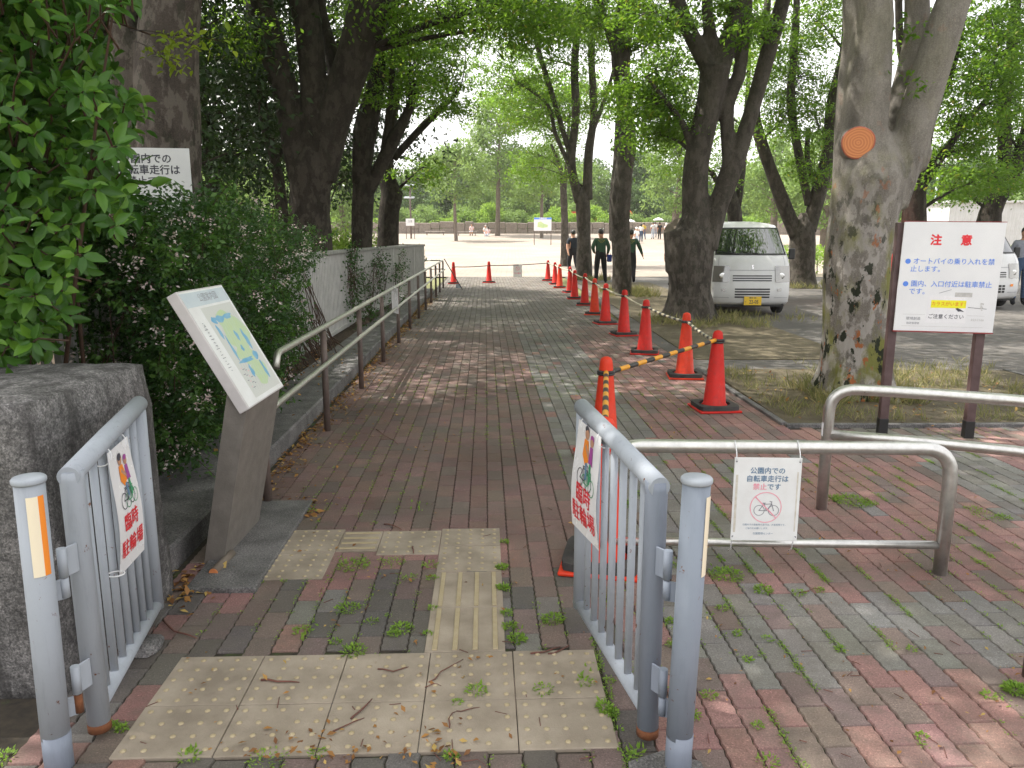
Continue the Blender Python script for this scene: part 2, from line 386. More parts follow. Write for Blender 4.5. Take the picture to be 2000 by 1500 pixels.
M['skin'] = mat('skin', (.48, .26, .17), None, rough=.5); M['hair'] = mat('black_hair', (.012, .010, .009), None, rough=.5)
def cloth(name, c): return mat(name, c, tuple(x * .8 for x in c), 30, .85, 0, .1, 200)
M['c_green'] = cloth('dark_green_cloth', (.035, .085, .05)); M['c_black'] = cloth('black_cloth', (.012, .012, .016)); M['c_navy'] = cloth('navy_cloth', (.012, .018, .03))
M['c_white'] = cloth('white_cloth', (.80, .79, .78)); M['c_pale'] = cloth('pale_blue_cloth', (.55, .62, .72)); M['c_pink'] = cloth('pale_pink_cloth', (.75, .58, .60))
M['c_grey'] = cloth('grey_cloth', (.28, .29, .34)); M['c_yellow'] = cloth('mustard_cloth', (.60, .42, .05)); M['c_jean'] = cloth('denim_cloth', (.06, .10, .18)); M['c_red'] = cloth('dark_red_cloth', (.30, .02, .02))
M['carwhite'] = mat('white_car_paint', (.66, .66, .67), (.60, .60, .59), 4, .28); M['carred'] = mat('red_car_paint', (.60, .02, .015), None, rough=.25)
for k in ('carwhite', 'carred'): M[k].node_tree.nodes['Principled BSDF'].inputs['Coat Weight'].default_value = .5
M['glass'] = glass_mat('dark_window_glass'); M['lampglass'] = glass_mat('headlamp_glass', (.20, .19, .17), .15)
M['chrome'] = steel_mat('chrome', (.75, .75, .76), .12); M['plate'] = mat('yellow_plate', (.80, .52, .03), None, rough=.45)
M['shed'] = mat('pale_shed_paint', (.55, .56, .56), (.48, .49, .48), 3, .6); M['playred'] = mat('red_play_paint', (.65, .05, .025), None, rough=.5)
M['benchwood'] = mat('pale_bench_slats', (.55, .50, .45), None, rough=.7); M['parasol'] = mat('white_parasol_cloth', (.85, .84, .83), None, rough=.8)
M['bagblue'] = cloth('blue_bag_cloth', (.02, .04, .22)); M['solar'] = mat('lamp_panel', (.42, .45, .50), None, rough=.3)

# ------------------------------------------------------------------ SETTING: ground, paving, kerb, plaza
def struct(o): return tag(o, kind='structure')
def sheet(name, xs, ys, z, m, hill=True, kind='structure'):
    mb = MB(); vs = [(x, y, (gz(y) if hill else 0) + z) for y in ys for x in xs]; nx = len(xs)
    fs = [(j * nx + i, j * nx + i + 1, (j + 1) * nx + i + 1, (j + 1) * nx + i) for j in range(len(ys) - 1) for i in range(nx - 1)]
    mb.add(vs, fs, 0, True); o = mb.build(name, m); o['kind'] = kind; return o
ysg = [-30, 0, 10, 20, 28] + list(range(30, 97, 3)) + [110, 140, 190, 250]
sheet('ground', [-265, -150, -80, -30, -10, 0, 10, 30, 80, 150, 265], ysg, -.05, M['lawn'])
sheet('parking_asphalt', [2.0, 8, 16, 30, 45], [-6, 0, 5, 10, 20, 29.6], -.016, M['asphalt'], False)
sheet('plaza_paving', [-45, -20, -8, 0, 8, 20, 45], [29.4] + [float(y) for y in range(30, 92, 3)] + [91.5], .002, M['plaza'])
# joints under the pavers
mb = MB(); mb.add([S(-1.48, .6, -.008), S(6.2, .6, -.008), S(6.2, 5.95, -.008), S(2.42, 5.95, -.008), S(2.42, 29.6, -.008), S(-1.48, 29.6, -.008), S(-1.48, 3.0, -.008), S(-2.6, 3.0, -.008), S(-2.6, .6, -.008)], [(0, 1, 2, 3, 4, 5, 6, 7, 8)])
struct(mb.build('paving_joints', M['joint']))
# interlocking pavers: every block is real, 225 x 112.5 mm, laid along the path
TILES = []                                   # tactile slabs: (s0, s1, p0, p1, kind)
for i in range(5):
    for j in range(2): TILES.append((.39 - .3 * (i + 1), .39 - .3 * i, 2.03 if j == 0 else 2.285, 2.285 + .3 * j, 'd'))
for j in range(2): TILES.append((-.235, .065, 2.585 + .345 * j, 2.93 + .345 * j, 'l'))
TILES += [(-.235, .065, 3.275, 3.575, 'd'), (-.235, .065, 3.575, 3.80, 'd'), (-.535, -.235, 3.475, 3.775, 'd'), (-.735, -.535, 3.52, 3.775, 'x'),
          (-1.135, -.735, 3.22, 3.51, 'd'), (-1.135, -.735, 3.51, 3.81, 'd')]
def brick_field():
    L, Wd, amp, g, bv = .20, .10, .0023, .0018, .0035
    vs, fs, cs = [], [], []
    RED, GRY, BRN, DRK = np.array((.258, .143, .128)), np.array((.178, .170, .157)), np.array((.175, .130, .115)), np.array((.120, .108, .100))
    def wob(u): return amp * (1 if int(round(u / (L / 8))) % 2 else -1)
    for c in range(-14, 62):
        s0 = c * Wd
        for r in range(0, 148):
            p0 = .62 + r * L + (L / 2 if c % 2 else 0)
            sc, pc = s0 + Wd / 2, p0 + L / 2
            if pc > 29.5 or pc < .8: continue
            if sc > 2.42 and pc > 5.85: continue
            if abs(sc) > .9 * pc + 1.2: continue
            if any(a + .03 < sc < b - .03 and q + .06 < pc < e - .06 for a, b, q, e, k in TILES): continue
            n1 = math.sin(sc * 1.9 + pc * .7) + .6 * math.sin(pc * 1.3 - sc * 2.3 + 1); rr = rnd.random()
            grey = (.47 < sc < 1.29 and 3.3 < pc < 14) or (2.42 < pc + .10 * (sc - 1) + .12 * n1 < 3.02 and sc > .72) or (1.5 < sc < 1.75 and 3.2 < pc < 5) or (2.9 < sc < 3.5 and pc > 3.6)
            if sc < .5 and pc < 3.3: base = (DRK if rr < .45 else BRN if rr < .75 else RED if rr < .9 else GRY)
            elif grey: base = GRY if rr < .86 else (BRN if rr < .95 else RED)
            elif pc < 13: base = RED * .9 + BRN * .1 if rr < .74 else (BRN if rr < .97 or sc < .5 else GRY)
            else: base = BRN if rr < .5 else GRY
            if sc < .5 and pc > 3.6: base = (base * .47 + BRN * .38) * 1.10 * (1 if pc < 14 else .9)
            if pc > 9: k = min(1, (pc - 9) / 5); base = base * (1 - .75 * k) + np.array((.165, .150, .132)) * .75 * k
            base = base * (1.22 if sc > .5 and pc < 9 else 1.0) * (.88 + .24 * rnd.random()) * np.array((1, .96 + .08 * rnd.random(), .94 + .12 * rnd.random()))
            z = rnd.uniform(-.0018, .0018); tx, tz = rnd.gauss(0, .006), rnd.gauss(0, .006)
            far = pc > 13
            ring = []
            us = [k / 8 for k in range(9)] if pc < 6 else [0, .125, .25, .375, .5, .625, .75, .875, 1][::2] if not far else [0, 1]
            for k, inset, zz in ((0, g + bv, 0.0), (1, g, -.006), (2, g, -.014)):
                if far and k == 1: continue
                L1 = [(s0 + inset + (wob(p0 + u * L) if not far else 0), p0 + (inset if u == 0 else L - inset if u == 1 else u * L)) for u in us]
                R1 = [(s0 + Wd - inset + (wob(p0 + u * L) if not far else 0), p0 + (inset if u == 0 else L - inset if u == 1 else u * L)) for u in reversed(us)]
                rg = R1[::-1] + L1[::-1]
                b = len(vs)
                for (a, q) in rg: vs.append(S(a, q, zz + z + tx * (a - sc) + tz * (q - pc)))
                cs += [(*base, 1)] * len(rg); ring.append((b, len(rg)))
            b0, nn = ring[0]; fs.append(tuple(range(b0, b0 + nn)))
            for (a, nn), (b2, _) in zip(ring, ring[1:]):
                for i in range(nn): fs.append((a + i, b2 + i, b2 + (i + 1) % nn, a + (i + 1) % nn))
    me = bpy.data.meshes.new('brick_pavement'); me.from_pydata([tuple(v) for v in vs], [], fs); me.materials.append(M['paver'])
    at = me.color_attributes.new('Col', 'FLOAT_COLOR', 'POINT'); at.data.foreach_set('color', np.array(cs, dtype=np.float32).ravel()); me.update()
    return struct(link('brick_pavement', me))
brick_field()
# tactile paving: slabs with real domes and bars
mb = MB()
for (a, b, q, e, k) in TILES:
    g = .0012; z1 = .004 + rnd.uniform(-.0015, .0015); c = S((a + b) / 2, (q + e) / 2, z1 - .025)
    mb.box(c, (b - a - 2 * g, e - q - 2 * g, .05), 0, Matrix.Rotation(AL, 3, 'Z'), .003)
    if k == 'd':
        nx, ny = max(2, round((b - a) / .06)), max(2, round((e - q) / .06))
        for i in range(nx):
            for j in range(ny):
                o = S(a + (i + .5) * (b - a) / nx, q + (j + .5) * (e - q) / ny, z1 - .001)
                if rnd.random() < .04: continue
                mb.lathe(o, [(.0096, 0), (.0088, .003), (.006, .0045), (.002, .0055)], 10, 1)
    elif k == 'l':
        for i in range(4):
            s_ = a + (i + .5) * (b - a) / 4; mb.bar(S(s_, q + .012, z1 + .0015), S(s_, e - .012, z1 + .0015), .019, .006, 1, bev=.002)
    else:
        for j in range(4):
            p_ = q + (j + .5) * (e - q) / 4; mb.bar(S(a + .012, p_, z1 + .0015), S(b - .012, p_, z1 + .0015), .019, .006, 1, bev=.002)
struct(mb.build('tactile_paving', [M['tactile'], M['dome']]))
# kerb and planted bed along the left
mb = MB()
n_ = 12
for i in range(n_):
    p0, p1 = 3.02 + i * 1.5, 3.02 + (i + 1) * 1.5 - .006
    P = [S(-1.43, p0), S(-1.43, p1), S(-1.93, p1), S(-1.93, p0)]
    mb.add([(q.x, q.y, z) for z in (-.05, .105, ) for q in P] + [(*(S(s_, p_)[:2]), .118) for s_, p_ in ((-1.442, p0 + .006), (-1.442, p1 - .006), (-1.92, p1 - .006), (-1.92, p0 + .006))],
           [(0, 1, 5, 4), (1, 2, 6, 5), (2, 3, 7, 6), (3, 0, 4, 7), (4, 5, 9, 8), (5, 6, 10, 9), (6, 7, 11, 10), (7, 4, 8, 11), (8, 9, 10, 11)])
struct(mb.build('kerb', M['kerbstone']))
mb = MB()
xs = [-14, -9, -6, -4, -3, -2.4, -1.95]; ys = [1.2, 2.5, 4, 6, 8, 10, 13, 16, 19, 21.6]
mb.add([(x - (AL * y if x > -2 else 0), y, .06 + (.05 * math.sin(x * 2 + y) if x < -2 else 0) + (max(0, -x - 3) * .03)) for y in ys for x in xs],
       [(j * 7 + i, j * 7 + i + 1, (j + 1) * 7 + i + 1, (j + 1) * 7 + i) for j in range(9) for i in range(6)], 0, True)
struct(mb.build('planting_bed', M['bed']))
# tree pit beside the path on the right
pit = [(2.20, 5.98), (3.05, 6.02), (4.25, 6.02), (5.6, 6.1), (5.6, 8.6), (2.2, 8.75)]
mb = MB(); mb.slab([(2.24, 6.02), (5.58, 6.12), (5.58, 8.58), (2.24, 8.7)], -.03, .012); struct(mb.build('tree_pit_soil', M['drygrass_soil']))
mb = MB()
for a, b in (((2.2, 6.0), (3.55, 6.0)), ((3.56, 6.0), (5.6, 6.08)), ((2.2, 6.03), (2.13, 8.7)), ((5.6, 6.1), (5.6, 8.6))):
    mb.bar((*a, .0), (*b, .0), .055, .05, 0, bev=.006)
struct(mb.build('tree_pit_edging', M['kerbstone']))
mb = MB(); mb.slab([(2.3, 9.5), (4.4, 9.5), (4.6, 26), (2.2, 26)], -.04, -.006); struct(mb.build('tree_strip_soil', M['drygrass_soil']))
# ------------------------------------------------------------------ lettering (uses the built-in font)
def text_geo(body, size, bold=0.0, sx=1.0, spacing=1.0):
    c = bpy.data.curves.new('t', 'FONT'); c.body = body; c.size = size; c.offset = bold; c.align_x = 'CENTER'; c.align_y = 'CENTER'
    c.resolution_u = 2; c.space_character = spacing
    o = bpy.data.objects.new('t', c); COL.objects.link(o)
    dg = bpy.context.evaluated_depsgraph_get(); me = bpy.data.meshes.new_from_object(o.evaluated_get(dg))
    vs = [(v.co.x * sx, v.co.y) for v in me.vertices]; fs = [tuple(p.vertices) for p in me.polygons]
    bpy.data.objects.remove(o); bpy.data.curves.remove(c); bpy.data.meshes.remove(me)
    return vs, fs
class Face:
    """a flat board face: o = centre, x = reading direction, y = up; add print in board metres"""
    def __init__(s, o, x, y, curve=None): s.o, s.x, s.y = V(o), V(x).normalized(), V(y).normalized(); s.n = s.x.cross(s.y); s.curve = curve
    def P(s, a, b, h=.0012):
        k = s.curve(a, b) if s.curve else 0
        return s.o + s.x * a + s.y * b + s.n * (h + k)
    def text(s, mb, body, a, b, size, m=0, bold=0.0, sx=1.0, h=.0012, spacing=1.0):
        vs, fs = text_geo(body, size, 0.0, sx, spacing)
        for q, (ox, oy) in enumerate([(0, 0)] + ([(bold, 0), (-bold, 0), (0, bold), (0, -bold)] if bold else [])):
            mb.add([s.P(a + x + ox, b + y + oy, h + q * 4e-5) for x, y in vs], fs, m)
    def rect(s, mb, a, b, wd, ht, m=0, h=.0009, n=1):
        vs = []; fs = []
        for j in range(n + 1): vs += [s.P(a - wd / 2, b - ht / 2 + ht * j / n, h), s.P(a + wd / 2, b - ht / 2 + ht * j / n, h)]
        for j in range(n): fs.append((2 * j, 2 * j + 1, 2 * j + 3, 2 * j + 2))
        mb.add(vs, fs, m)
    def poly(s, mb, pts, m=0, h=.001): mb.add([s.P(a, b, h) for a, b in pts], [tuple(range(len(pts)))], m)
    def disc(s, mb, a, b, r, m=0, h=.001, n=18, ry=None):
        s.poly(mb, [(a + r * math.cos(2 * PI * i / n), b + (ry or r) * math.sin(2 * PI * i / n)) for i in range(n)], m, h)
    def ring(s, mb, a, b, r, wd, m=0, h=.0011, n=28):
        vs = []; fs = []
        for i in range(n):
            t = 2 * PI * i / n
            vs += [s.P(a + (r - wd / 2) * math.cos(t), b + (r - wd / 2) * math.sin(t), h), s.P(a + (r + wd / 2) * math.cos(t), b + (r + wd / 2) * math.sin(t), h)]
        for i in range(n): j = (i + 1) % n; fs.append((2 * i, 2 * i + 1, 2 * j + 1, 2 * j))
        mb.add(vs, fs, m)
    def line(s, mb, p, q, wd, m=0, h=.0011):
        d = V((q[0] - p[0], q[1] - p[1])); d.normalize(); n = V((-d.y, d.x)) * wd / 2
        s.poly(mb, [(p[0] + n.x, p[1] + n.y), (p[0] - n.x, p[1] - n.y), (q[0] - n.x, q[1] - n.y), (q[0] + n.x, q[1] + n.y)], m, h)
    def bike(s, mb, a, b, k, m=0, h=.0013):
        R1 = .26 * k
        for c in (-.36 * k, .36 * k): s.ring(mb, a + c, b, R1, .03 * k, m, h); s.disc(mb, a + c, b, .03 * k, m, h, 8)
        for p, q in (((-.36, 0), (-.12, .36)), ((-.12, .36), (.0, -.02)), ((-.36, 0), (0, -.02)), ((0, -.02), (.26, .34)), ((-.1, .32), (.26, .34)), ((.22, .46), (.36, 0)), ((.14, .48), (.28, .44)), ((-.2, .38), (-.04, .38))):
            s.line(mb, (a + p[0] * k, b + p[1] * k), (a + q[0] * k, b + q[1] * k), .035 * k, m, h)
UPZ = V((0, 0, 1))

# ------------------------------------------------------------------ stone pier at the entrance, left
t = thing('stone_pier', 'rough dark grey granite block pier behind the left gate leaf', 'stone pier', (-1.75, 2.7, 0))
bm = bmesh.new(); bmesh.ops.create_cube(bm, size=1)
bmesh.ops.subdivide_edges(bm, edges=list(bm.edges), cuts=11, use_grid_fill=True)
for q in bm.verts:
    c = q.co
    for ax in range(3):                        # rounded arrises
        pass
    d = V((c.x * 1.0, c.y * .80, c.z * 1.06)); e = V((abs(c.x), abs(c.y), abs(c.z)))
    n_edge = sum(1 for k in e if k > .46)
    if n_edge >= 2: d *= .978
    from mathutils import noise as mn
    f = mn.fractal(V((c.x * 3.1, c.y * 3.1, c.z * 3.1)), 1.0, 2.1, 5)
    d += c.normalized() * .018 * f
    d.x += .05 * (-c.z) ; d.y += .04 * (c.z) * 0
    q.co = d
bmesh.ops.translate(bm, verts=bm.verts, vec=(-.22, 0, .47))
for f in bm.faces: f.smooth = True
me = bpy.data.meshes.new('pier_block'); bm.to_mesh(me); bm.free(); me.materials.append(M['granite']); link('pier_block', me, t)

# ------------------------------------------------------------------ the two gate leaves with their posts
def gate_post(lx, ly, topx, ang, label, pm, side):
    t = thing('gate_post', label, 'gate post', (lx, ly, 0), 0, 'steel posts the gate leaves hang on')
    mb = MB(); L = V((topx - lx, -.005, .86))
    mb.tube([(0, 0, .1), tuple(L * .5), tuple(L)], .0375, 24); mb.build('post_tube', pm, t)
    mb = MB(); mb.tube([(0, 0, -.05), (0, 0, .06), tuple(L * .13)], .0377, 24); mb.build('base_sleeve', M['gatedark'], t)
    mb = MB(); mb.lathe(tuple(L + V((0, 0, -.004))), [(.0405, 0), (.0425, .004), (.0425, .012), (.038, .017), (.012, .0185)], 24); mb.build('post_cap', M['gatepaint'], t)
    mb = MB(); vs = []; fs = []; n = 8                         # reflector strip wrapped on the tube
    for i in range(n + 1):
        a = ang + (i / n - .5) * 1.15
        for z in (.60, .825):
            p = L * (z / .86); vs.append((p.x + .0392 * math.cos(a), p.y + .0392 * math.sin(a), z))
    for i in range(n): fs.append((2 * i, 2 * i + 2, 2 * i + 3, 2 * i + 1))
    mb.add(vs, fs)
    mb.m = [1 if (side and i > 4) else 0 for i in range(n)]
    mb.build('reflector_strip', [M['cream'], M['orange'] if side else M['cream']], t)
    return t
gate_post(-1.303, 1.965, -1.287, math.radians(-42), 'pale grey gate post with cream and orange reflector, at left frame edge', M['gatepaint'], True)
gate_post(.478, 1.965, .492, math.radians(-25), 'blue grey gate post with cream reflector strip, right of the entrance', M['gatemid'], False)
def gate_leaf(A, B, zt0, zt1, label, hm, post, flip):
    A, B = V((*A, 0)), V((*B, 0)); d = (B - A); L = d.length; d.normalize()
    t = thing('gate_leaf', label, 'gate', A, math.atan2(d.y, d.x), 'steel gate leaves standing open')
    r = .03
    mb = MB(); mb.tube([(0, 0, .03), (0, 0, zt0 - .02), (0, 0, zt0 + .006)], .0325, 20); mb.build('hinge_stile', hm, t)
    mb = MB(); mb.tube([(0, 0, .028), (0, 0, .055)], .0335, 20); mb.build('rusty_foot', M['rust'], t)
    mb = MB(); mb.tube([(-.026, 0, zt0 - .006), (L * .5, 0, (zt0 + zt1) / 2), (L + .024, 0, zt1)], r, 20); mb.build('top_rail', M['gatepaint'], t)
    mb = MB(); mb.tube([(L, 0, .07), (L, 0, zt1 - .02)], .027, 18); mb.build('meeting_stile', M['gatepaint'], t)
    mb = MB(); mb.tube([(0, 0, .10), (L + .02, 0, .085)], .0245, 16); mb.build('bottom_rail', M['gatepaint'], t)
    for k in range(7):
        x = L * (k + 1) / 8.0
        mb = MB(); mb.tube([(x, 0, .10), (x, 0, zt0 + (zt1 - zt0) * x / L - .01)], .0125, 10); mb.build('bar', M['gatepaint'], t)
    Mi = WM[t.name].inverted()
    for z, rusty in ((.60, False), (.24, True)):               # hinge: strap on the leaf, knuckle, bracket on the post
        p = Mi @ V((post[0], post[1], z)); dv = V((p.x, p.y, 0)); k = dv.length; dv.normalize(); s_ = V((-dv.y, dv.x, 0)) * (.02 if flip else -.02)
        mb = MB(); mb.bar(dv * .028 + V((0, 0, z)) + s_, dv * (k - .062) + V((0, 0, z)) + s_, .007, .085, 0, bev=.002)
        q = dv * (k - .062) + s_
        mb.tube([q + V((0, 0, z + .045)), q + V((0, 0, z - .04))], .0125, 12, 0)
        mb.tube([q + V((0, 0, z - .042)), q + V((0, 0, z - .10))], .0115, 12, 1)
        mb.bar(q + V((0, 0, z - .075)), dv * (k - .032) + V((0, 0, z - .075)), .007, .06, 0, bev=.002)
        mb.build('hinge', [hm if not (rusty and hm is M['gatepaint']) else M['gatepaint'], M['rust'] if rusty and hm is M['gatepaint'] else hm], t)
    return t, A, d, L
gl, gA, gd, gL = gate_leaf((-1.255, 2.10), (-1.393, 2.79), .84, .885, 'open gate leaf beside the granite pier, hung with a cyclist notice', M['gatepaint'], (-1.297, 1.965), True)
gr, hA, hd, hL = gate_leaf((.408, 2.075), (.267, 2.80), .818, .872, 'open gate leaf in front of the nearest red cones, hung with a cyclist notice', M['gatedark'], (.486, 1.965), False)

def gate_sheet(label, A, d, L, u0, u1, zt, zb, side, skew):
    """laminated sheet hung on a gate leaf; side = +1/-1 which way it faces"""
    n = V((-d.y, d.x, 0)) * side
    x = UPZ.cross(n)                                            # reading direction for someone facing the sheet
    c = A + d * ((u0 + u1) / 2) + n * .040; c.z = (zt + zb) / 2
    wd, ht = abs(u1 - u0), zt - zb
    curve = lambda a, b: .010 * math.sin((b / ht + .5) * PI * 1.4) + .02 * skew * (a / wd) * (.5 - b / ht)
    t = thing('laminated_notice', label, 'notice', (c.x, c.y, zb), 0, 'cyclist notices hung on the gate leaves')
    F = Face(c, x, UPZ, curve)
    mb = MB(); nx, ny = 6, 14; vs = []; fs = []
    for sgn in (0.0, -.0008):
        for j in range(ny + 1):
            for i in range(nx + 1):
                a, b = wd * (i / nx - .5), ht * (j / ny - .5)
                if j < 3: a = max(-wd / 2, min(wd / 2, a)) ; b += (3 - j) * 0.0
                vs.append(F.P(a, b, sgn))
    k = (nx + 1) * (ny + 1)
    for j in range(ny):
        for i in range(nx):
            q = j * (nx + 1) + i
            fs += [(q, q + 1, q + nx + 2, q + nx + 1), (k + q, k + q + nx + 1, k + q + nx + 2, k + q + 1)]
    mb.add(vs, fs, 0, True); mb.build('sheet', M['paper'], t, True)
    mb = MB(); s = wd / .21
    F.text(mb, '臨時', 0, -ht * .13, .060 * s, 0, .0009, 1.02, .002)
    mb.build('lettering', M['red'], t, True); mb = MB()
    F.text(mb, '駐輪場', 0, -ht * .325, .060 * s, 0, .0009, 1.02, .002)
    mb.build('lettering', M['red'], t, True)
    mb = MB(); cy = ht * .17                                    # two children riding one bicycle, drawn in flat colours
    F.bike(mb, .0, cy - .045 * s, .095 * s, 2, .0016); F.bike(mb, .030 * s, cy - .052 * s, .085 * s, 3, .0017)
    F.disc(mb, -.012 * s, cy + .085 * s, .019 * s, 1, .0018); F.disc(mb, -.013 * s, cy + .093 * s, .0185 * s, 2, .0019, 12, .012 * s)
    F.poly(mb, [(-.034 * s, cy + .02 * s), (-.030 * s, cy + .066 * s), (.006 * s, cy + .066 * s), (.020 * s, cy + .012 * s), (-.006 * s, cy - .004 * s)], 0, .0018)
    F.line(mb, (-.016 * s, cy + .05 * s), (.020 * s, cy + .024 * s), .012 * s, 1, .0021)
    F.line(mb, (.004 * s, cy + .005 * s), (.012 * s, cy - .04 * s), .016 * s, 4, .002)
    F.disc(mb, .034 * s, cy + .072 * s, .016 * s, 1, .0018); F.disc(mb, .035 * s, cy + .080 * s, .0155 * s, 5, .0019, 12, .009 * s)
    F.poly(mb, [(.020 * s, cy + .01 * s), (.022 * s, cy + .056 * s), (.046 * s, cy + .056 * s), (.054 * s, cy + .006 * s)], 5, .0017)
    F.line(mb, (.036 * s, cy + .01 * s), (.040 * s, cy - .045 * s), .013 * s, 3, .002)
    mb.build('cyclist_picture', [M['orange'], M['skin'], M['ink'], M['green'], M['navy'], M['purple']], t, True)
    for u in (u0 + (u1 - u0) * .12, u0 + (u1 - u0) * .88):      # ties round the top rail
        mb = MB(); q = A + d * u; q.z = zt - .012
        mb.tube([q + n * (.034 * math.cos(a)) + UPZ * (.034 * math.sin(a) - .002) for a in [2 * PI * i / 16 for i in range(16)]], .0022, 6, closed=True)
        mb.build('cable_tie', M['tie'], t, True)
    q = A + d * (u0 if skew > 0 else u1) + n * .02; q.z = zb + .01
    mb = MB(); mb.tube([q + d * (.022 * math.cos(a)) + n * (.026 * math.sin(a)) for a in [2 * PI * i / 14 for i in range(14)]], .0022, 6, closed=True)
    mb.build('cable_tie', M['tie'], t, True)
gate_sheet('white notice with red Japanese letters on the leaf beside the granite pier', gA, gd, gL, .22, .44, .832, .42, -1, 1)
gate_sheet('white notice with red Japanese letters on the leaf in front of the red cones', hA, hd, hL, .42, .69, .842, .44, 1, -1)

# ------------------------------------------------------------------ map board
t = thing('map_board', 'slanted white park map board on a brown pedestal by the handrail', 'map board', (-1.30, 3.55, 0))
by0, by1 = 3.34, 3.87
b0, b1 = V((-1.17, 0, .745)), V((-1.455, 0, 1.265))
sl_ = (b1 - b0).normalized(); nn = V((sl_.z, 0, -sl_.x)); 
ctr = (b0 + b1) / 2 + V((0, (by0 + by1) / 2, 0)); W_, H_ = by1 - by0, (b1 - b0).length
ROT = Matrix((V((0, 1, 0)), sl_, nn)).transposed()
mb = MB(); mb.box(ctr - nn * .026, (W_, H_, .052), 0, ROT, .004); mb.build('frame', M['boardframe'], t, True)
F = Face(ctr, (0, 1, 0), sl_)
mb = MB(); F.rect(mb, 0, 0, W_ - .014, H_ - .014, 0, .0006)
F.rect(mb, 0, H_ / 2 - .05, W_ - .02, .07, 1, .0009); mb.build('map_sheet', [M['oldpaper'], mat('pale_blue_header', (.50, .57, .62), (.58, .64, .67), 10, .5)], t, True)
mb = MB(); sz = H_ / .60
def blob(cx, cy, rx, ry, m, h, seed, n=26):
    q = random.Random(seed); ph = [q.uniform(0, 6) for _ in range(3)]
    F.poly(mb, [(cx + rx * math.cos(a) * (1 + .18 * math.sin(3 * a + ph[0]) + .12 * math.sin(5 * a + ph[1])), cy + ry * math.sin(a) * (1 + .16 * math.sin(2 * a + ph[2]) + .1 * math.sin(4 * a + ph[0]))) for a in [2 * PI * i / n for i in range(n)]], m, h)
k0 = len(mb.v); F.rect(mb, .05, -.035, .37, .47, 0, .0009)
blob(.08, .055, .14, .12, 1, .0011, 3); blob(.055, -.055, .10, .06, 1, .00112, 5); blob(.09, -.17, .09, .07, 1, .0011, 8)
for i, (x, y, a, b) in enumerate(((-.07, .13, .025, .02), (.0, .13, .055, .016), (.10, .135, .05, .015), (-.085, .07, .015, .04), (.075, .03, .016, .03), (.05, -.035, .015, .016), (.02, -.095, .085, .012), (.16, .0, .02, .05), (.15, -.09, .03, .025), (.0, -.15, .018, .035), (.16, -.17, .014, .05), (-.06, -.02, .012, .06))): blob(x, y, a, b, 2, .0013 + i * .00001, i)
for i in range(16): F.rect(mb, -.205 + (i % 2) * .004, .13 - i * .016, .012 + .012 * ((i * 7) % 3), .003, 3, .0012)
for i in range(14): F.rect(mb, -.10 + .02 * (i % 4), -.12 - .008 * i, .010 + .01 * ((i * 5) % 3), .0035, 3 if i % 3 else 4, .0014)
for i in range(10): F.line(mb, (-.11 + .03 * i, -.24), (-.02 + .026 * i, .16), .0018, 5, .0012)
F.text(mb, '公園案内図', .02, H_ / 2 - .05, .045, 3, 0, 1.0, .0013)
for i in range(7): F.text(mb, 'ー・園内', -.205, .12 - i * .018, .008, 3, 0, 1, .0014)
mb.build('map_print', [mat('map_grey', (.60, .61, .58), None, rough=.5), mat('map_green', (.50, .62, .34), (.50, .62, .44), 30, .5), mat('map_blue', (.13, .37, .58), (.26, .47, .62), 20, .5), M['greyink'], M['pink'], mat('map_line', (.42, .46, .48), None, rough=.5)], t, True)
mb = MB(); P0, P1 = (-1.335, -1.205), (-1.255, -1.19)
def ped(ya, yb):
    c0 = [V((-1.435, ya, 0)), V((-1.345, ya, 0)), V((-1.345, yb, 0)), V((-1.435, yb, 0))]
    c1 = [V((-1.265, by0 + .02, .85)), V((-1.187, by0 + .012, .745)), V((-1.187, by1 - .012, .745)), V((-1.265, by1 - .02, .85))]
    return c0 + c1
mb.add(ped(3.355, 3.86), [(0, 3, 2, 1), (4, 5, 6, 7), (0, 1, 5, 4), (1, 2, 6, 5), (2, 3, 7, 6), (3, 0, 4, 7)]); mb.build('pedestal', M['slate'], t, True)
mb = MB(); mb.box((-1.27, 3.62, -.002), (.30, 1.12, .05), 0, Matrix.Rotation(AL, 3, 'Z'), .006); mb.build('plinth', M['kerbstone'], t, True)

# ------------------------------------------------------------------ handrail along the kerb
t = thing('handrail', 'long double metal handrail on brown posts along the planted kerb', 'handrail', S(-1.25, 4.2))
pp = [4.22 + 1.69 * k for k in range(12)]
for i, p in enumerate(pp):
    b = S(-1.25, p)
    mb = MB(); mb.tube([b + UPZ * -.02, b + UPZ * (.79 if i else .56)], .025, 14); mb.build('post', M['railpost'], t, True)
    if i:
        mb = MB(); mb.tube([b + UPZ * .55, b + UPZ * .55 + V((.055, 0, -.012))], .012, 8); mb.build('rail_bracket', M['railpost'], t, True)
xe = S(-1.25, pp[-1])
mb = MB(); mb.tube(bend([S(-1.25, 4.55, .73), S(-1.25, 4.6, .815), S(-1.25, pp[-1], .815), xe + V((-1.6, .1, .815))], .09), .021, 14); mb.build('top_rail', M['rail'], t, True)
mb = MB(); mb.tube(bend([S(-1.25, 4.23, .5), S(-1.19, 4.24, .565), S(-1.19, pp[-1] + .05, .565), xe + V((-1.6, .16, .565))], .06), .019, 14); mb.build('lower_rail', M['rail'], t, True)
for k in (1, 2):
    b = xe + V((-.75 * k, .05 * k, 0)); mb = MB(); mb.tube([b + UPZ * -.02, b + UPZ * .79], .025, 12); mb.build('post', M['railpost'], t, True)
p_ = V((S(-1.25, 10.35).x, S(-1.25, 10.35).y, 0))
t = thing('handrail_notice', 'narrow white sheet tied edge-on to the handrail', 'notice', (p_.x, p_.y, .4))
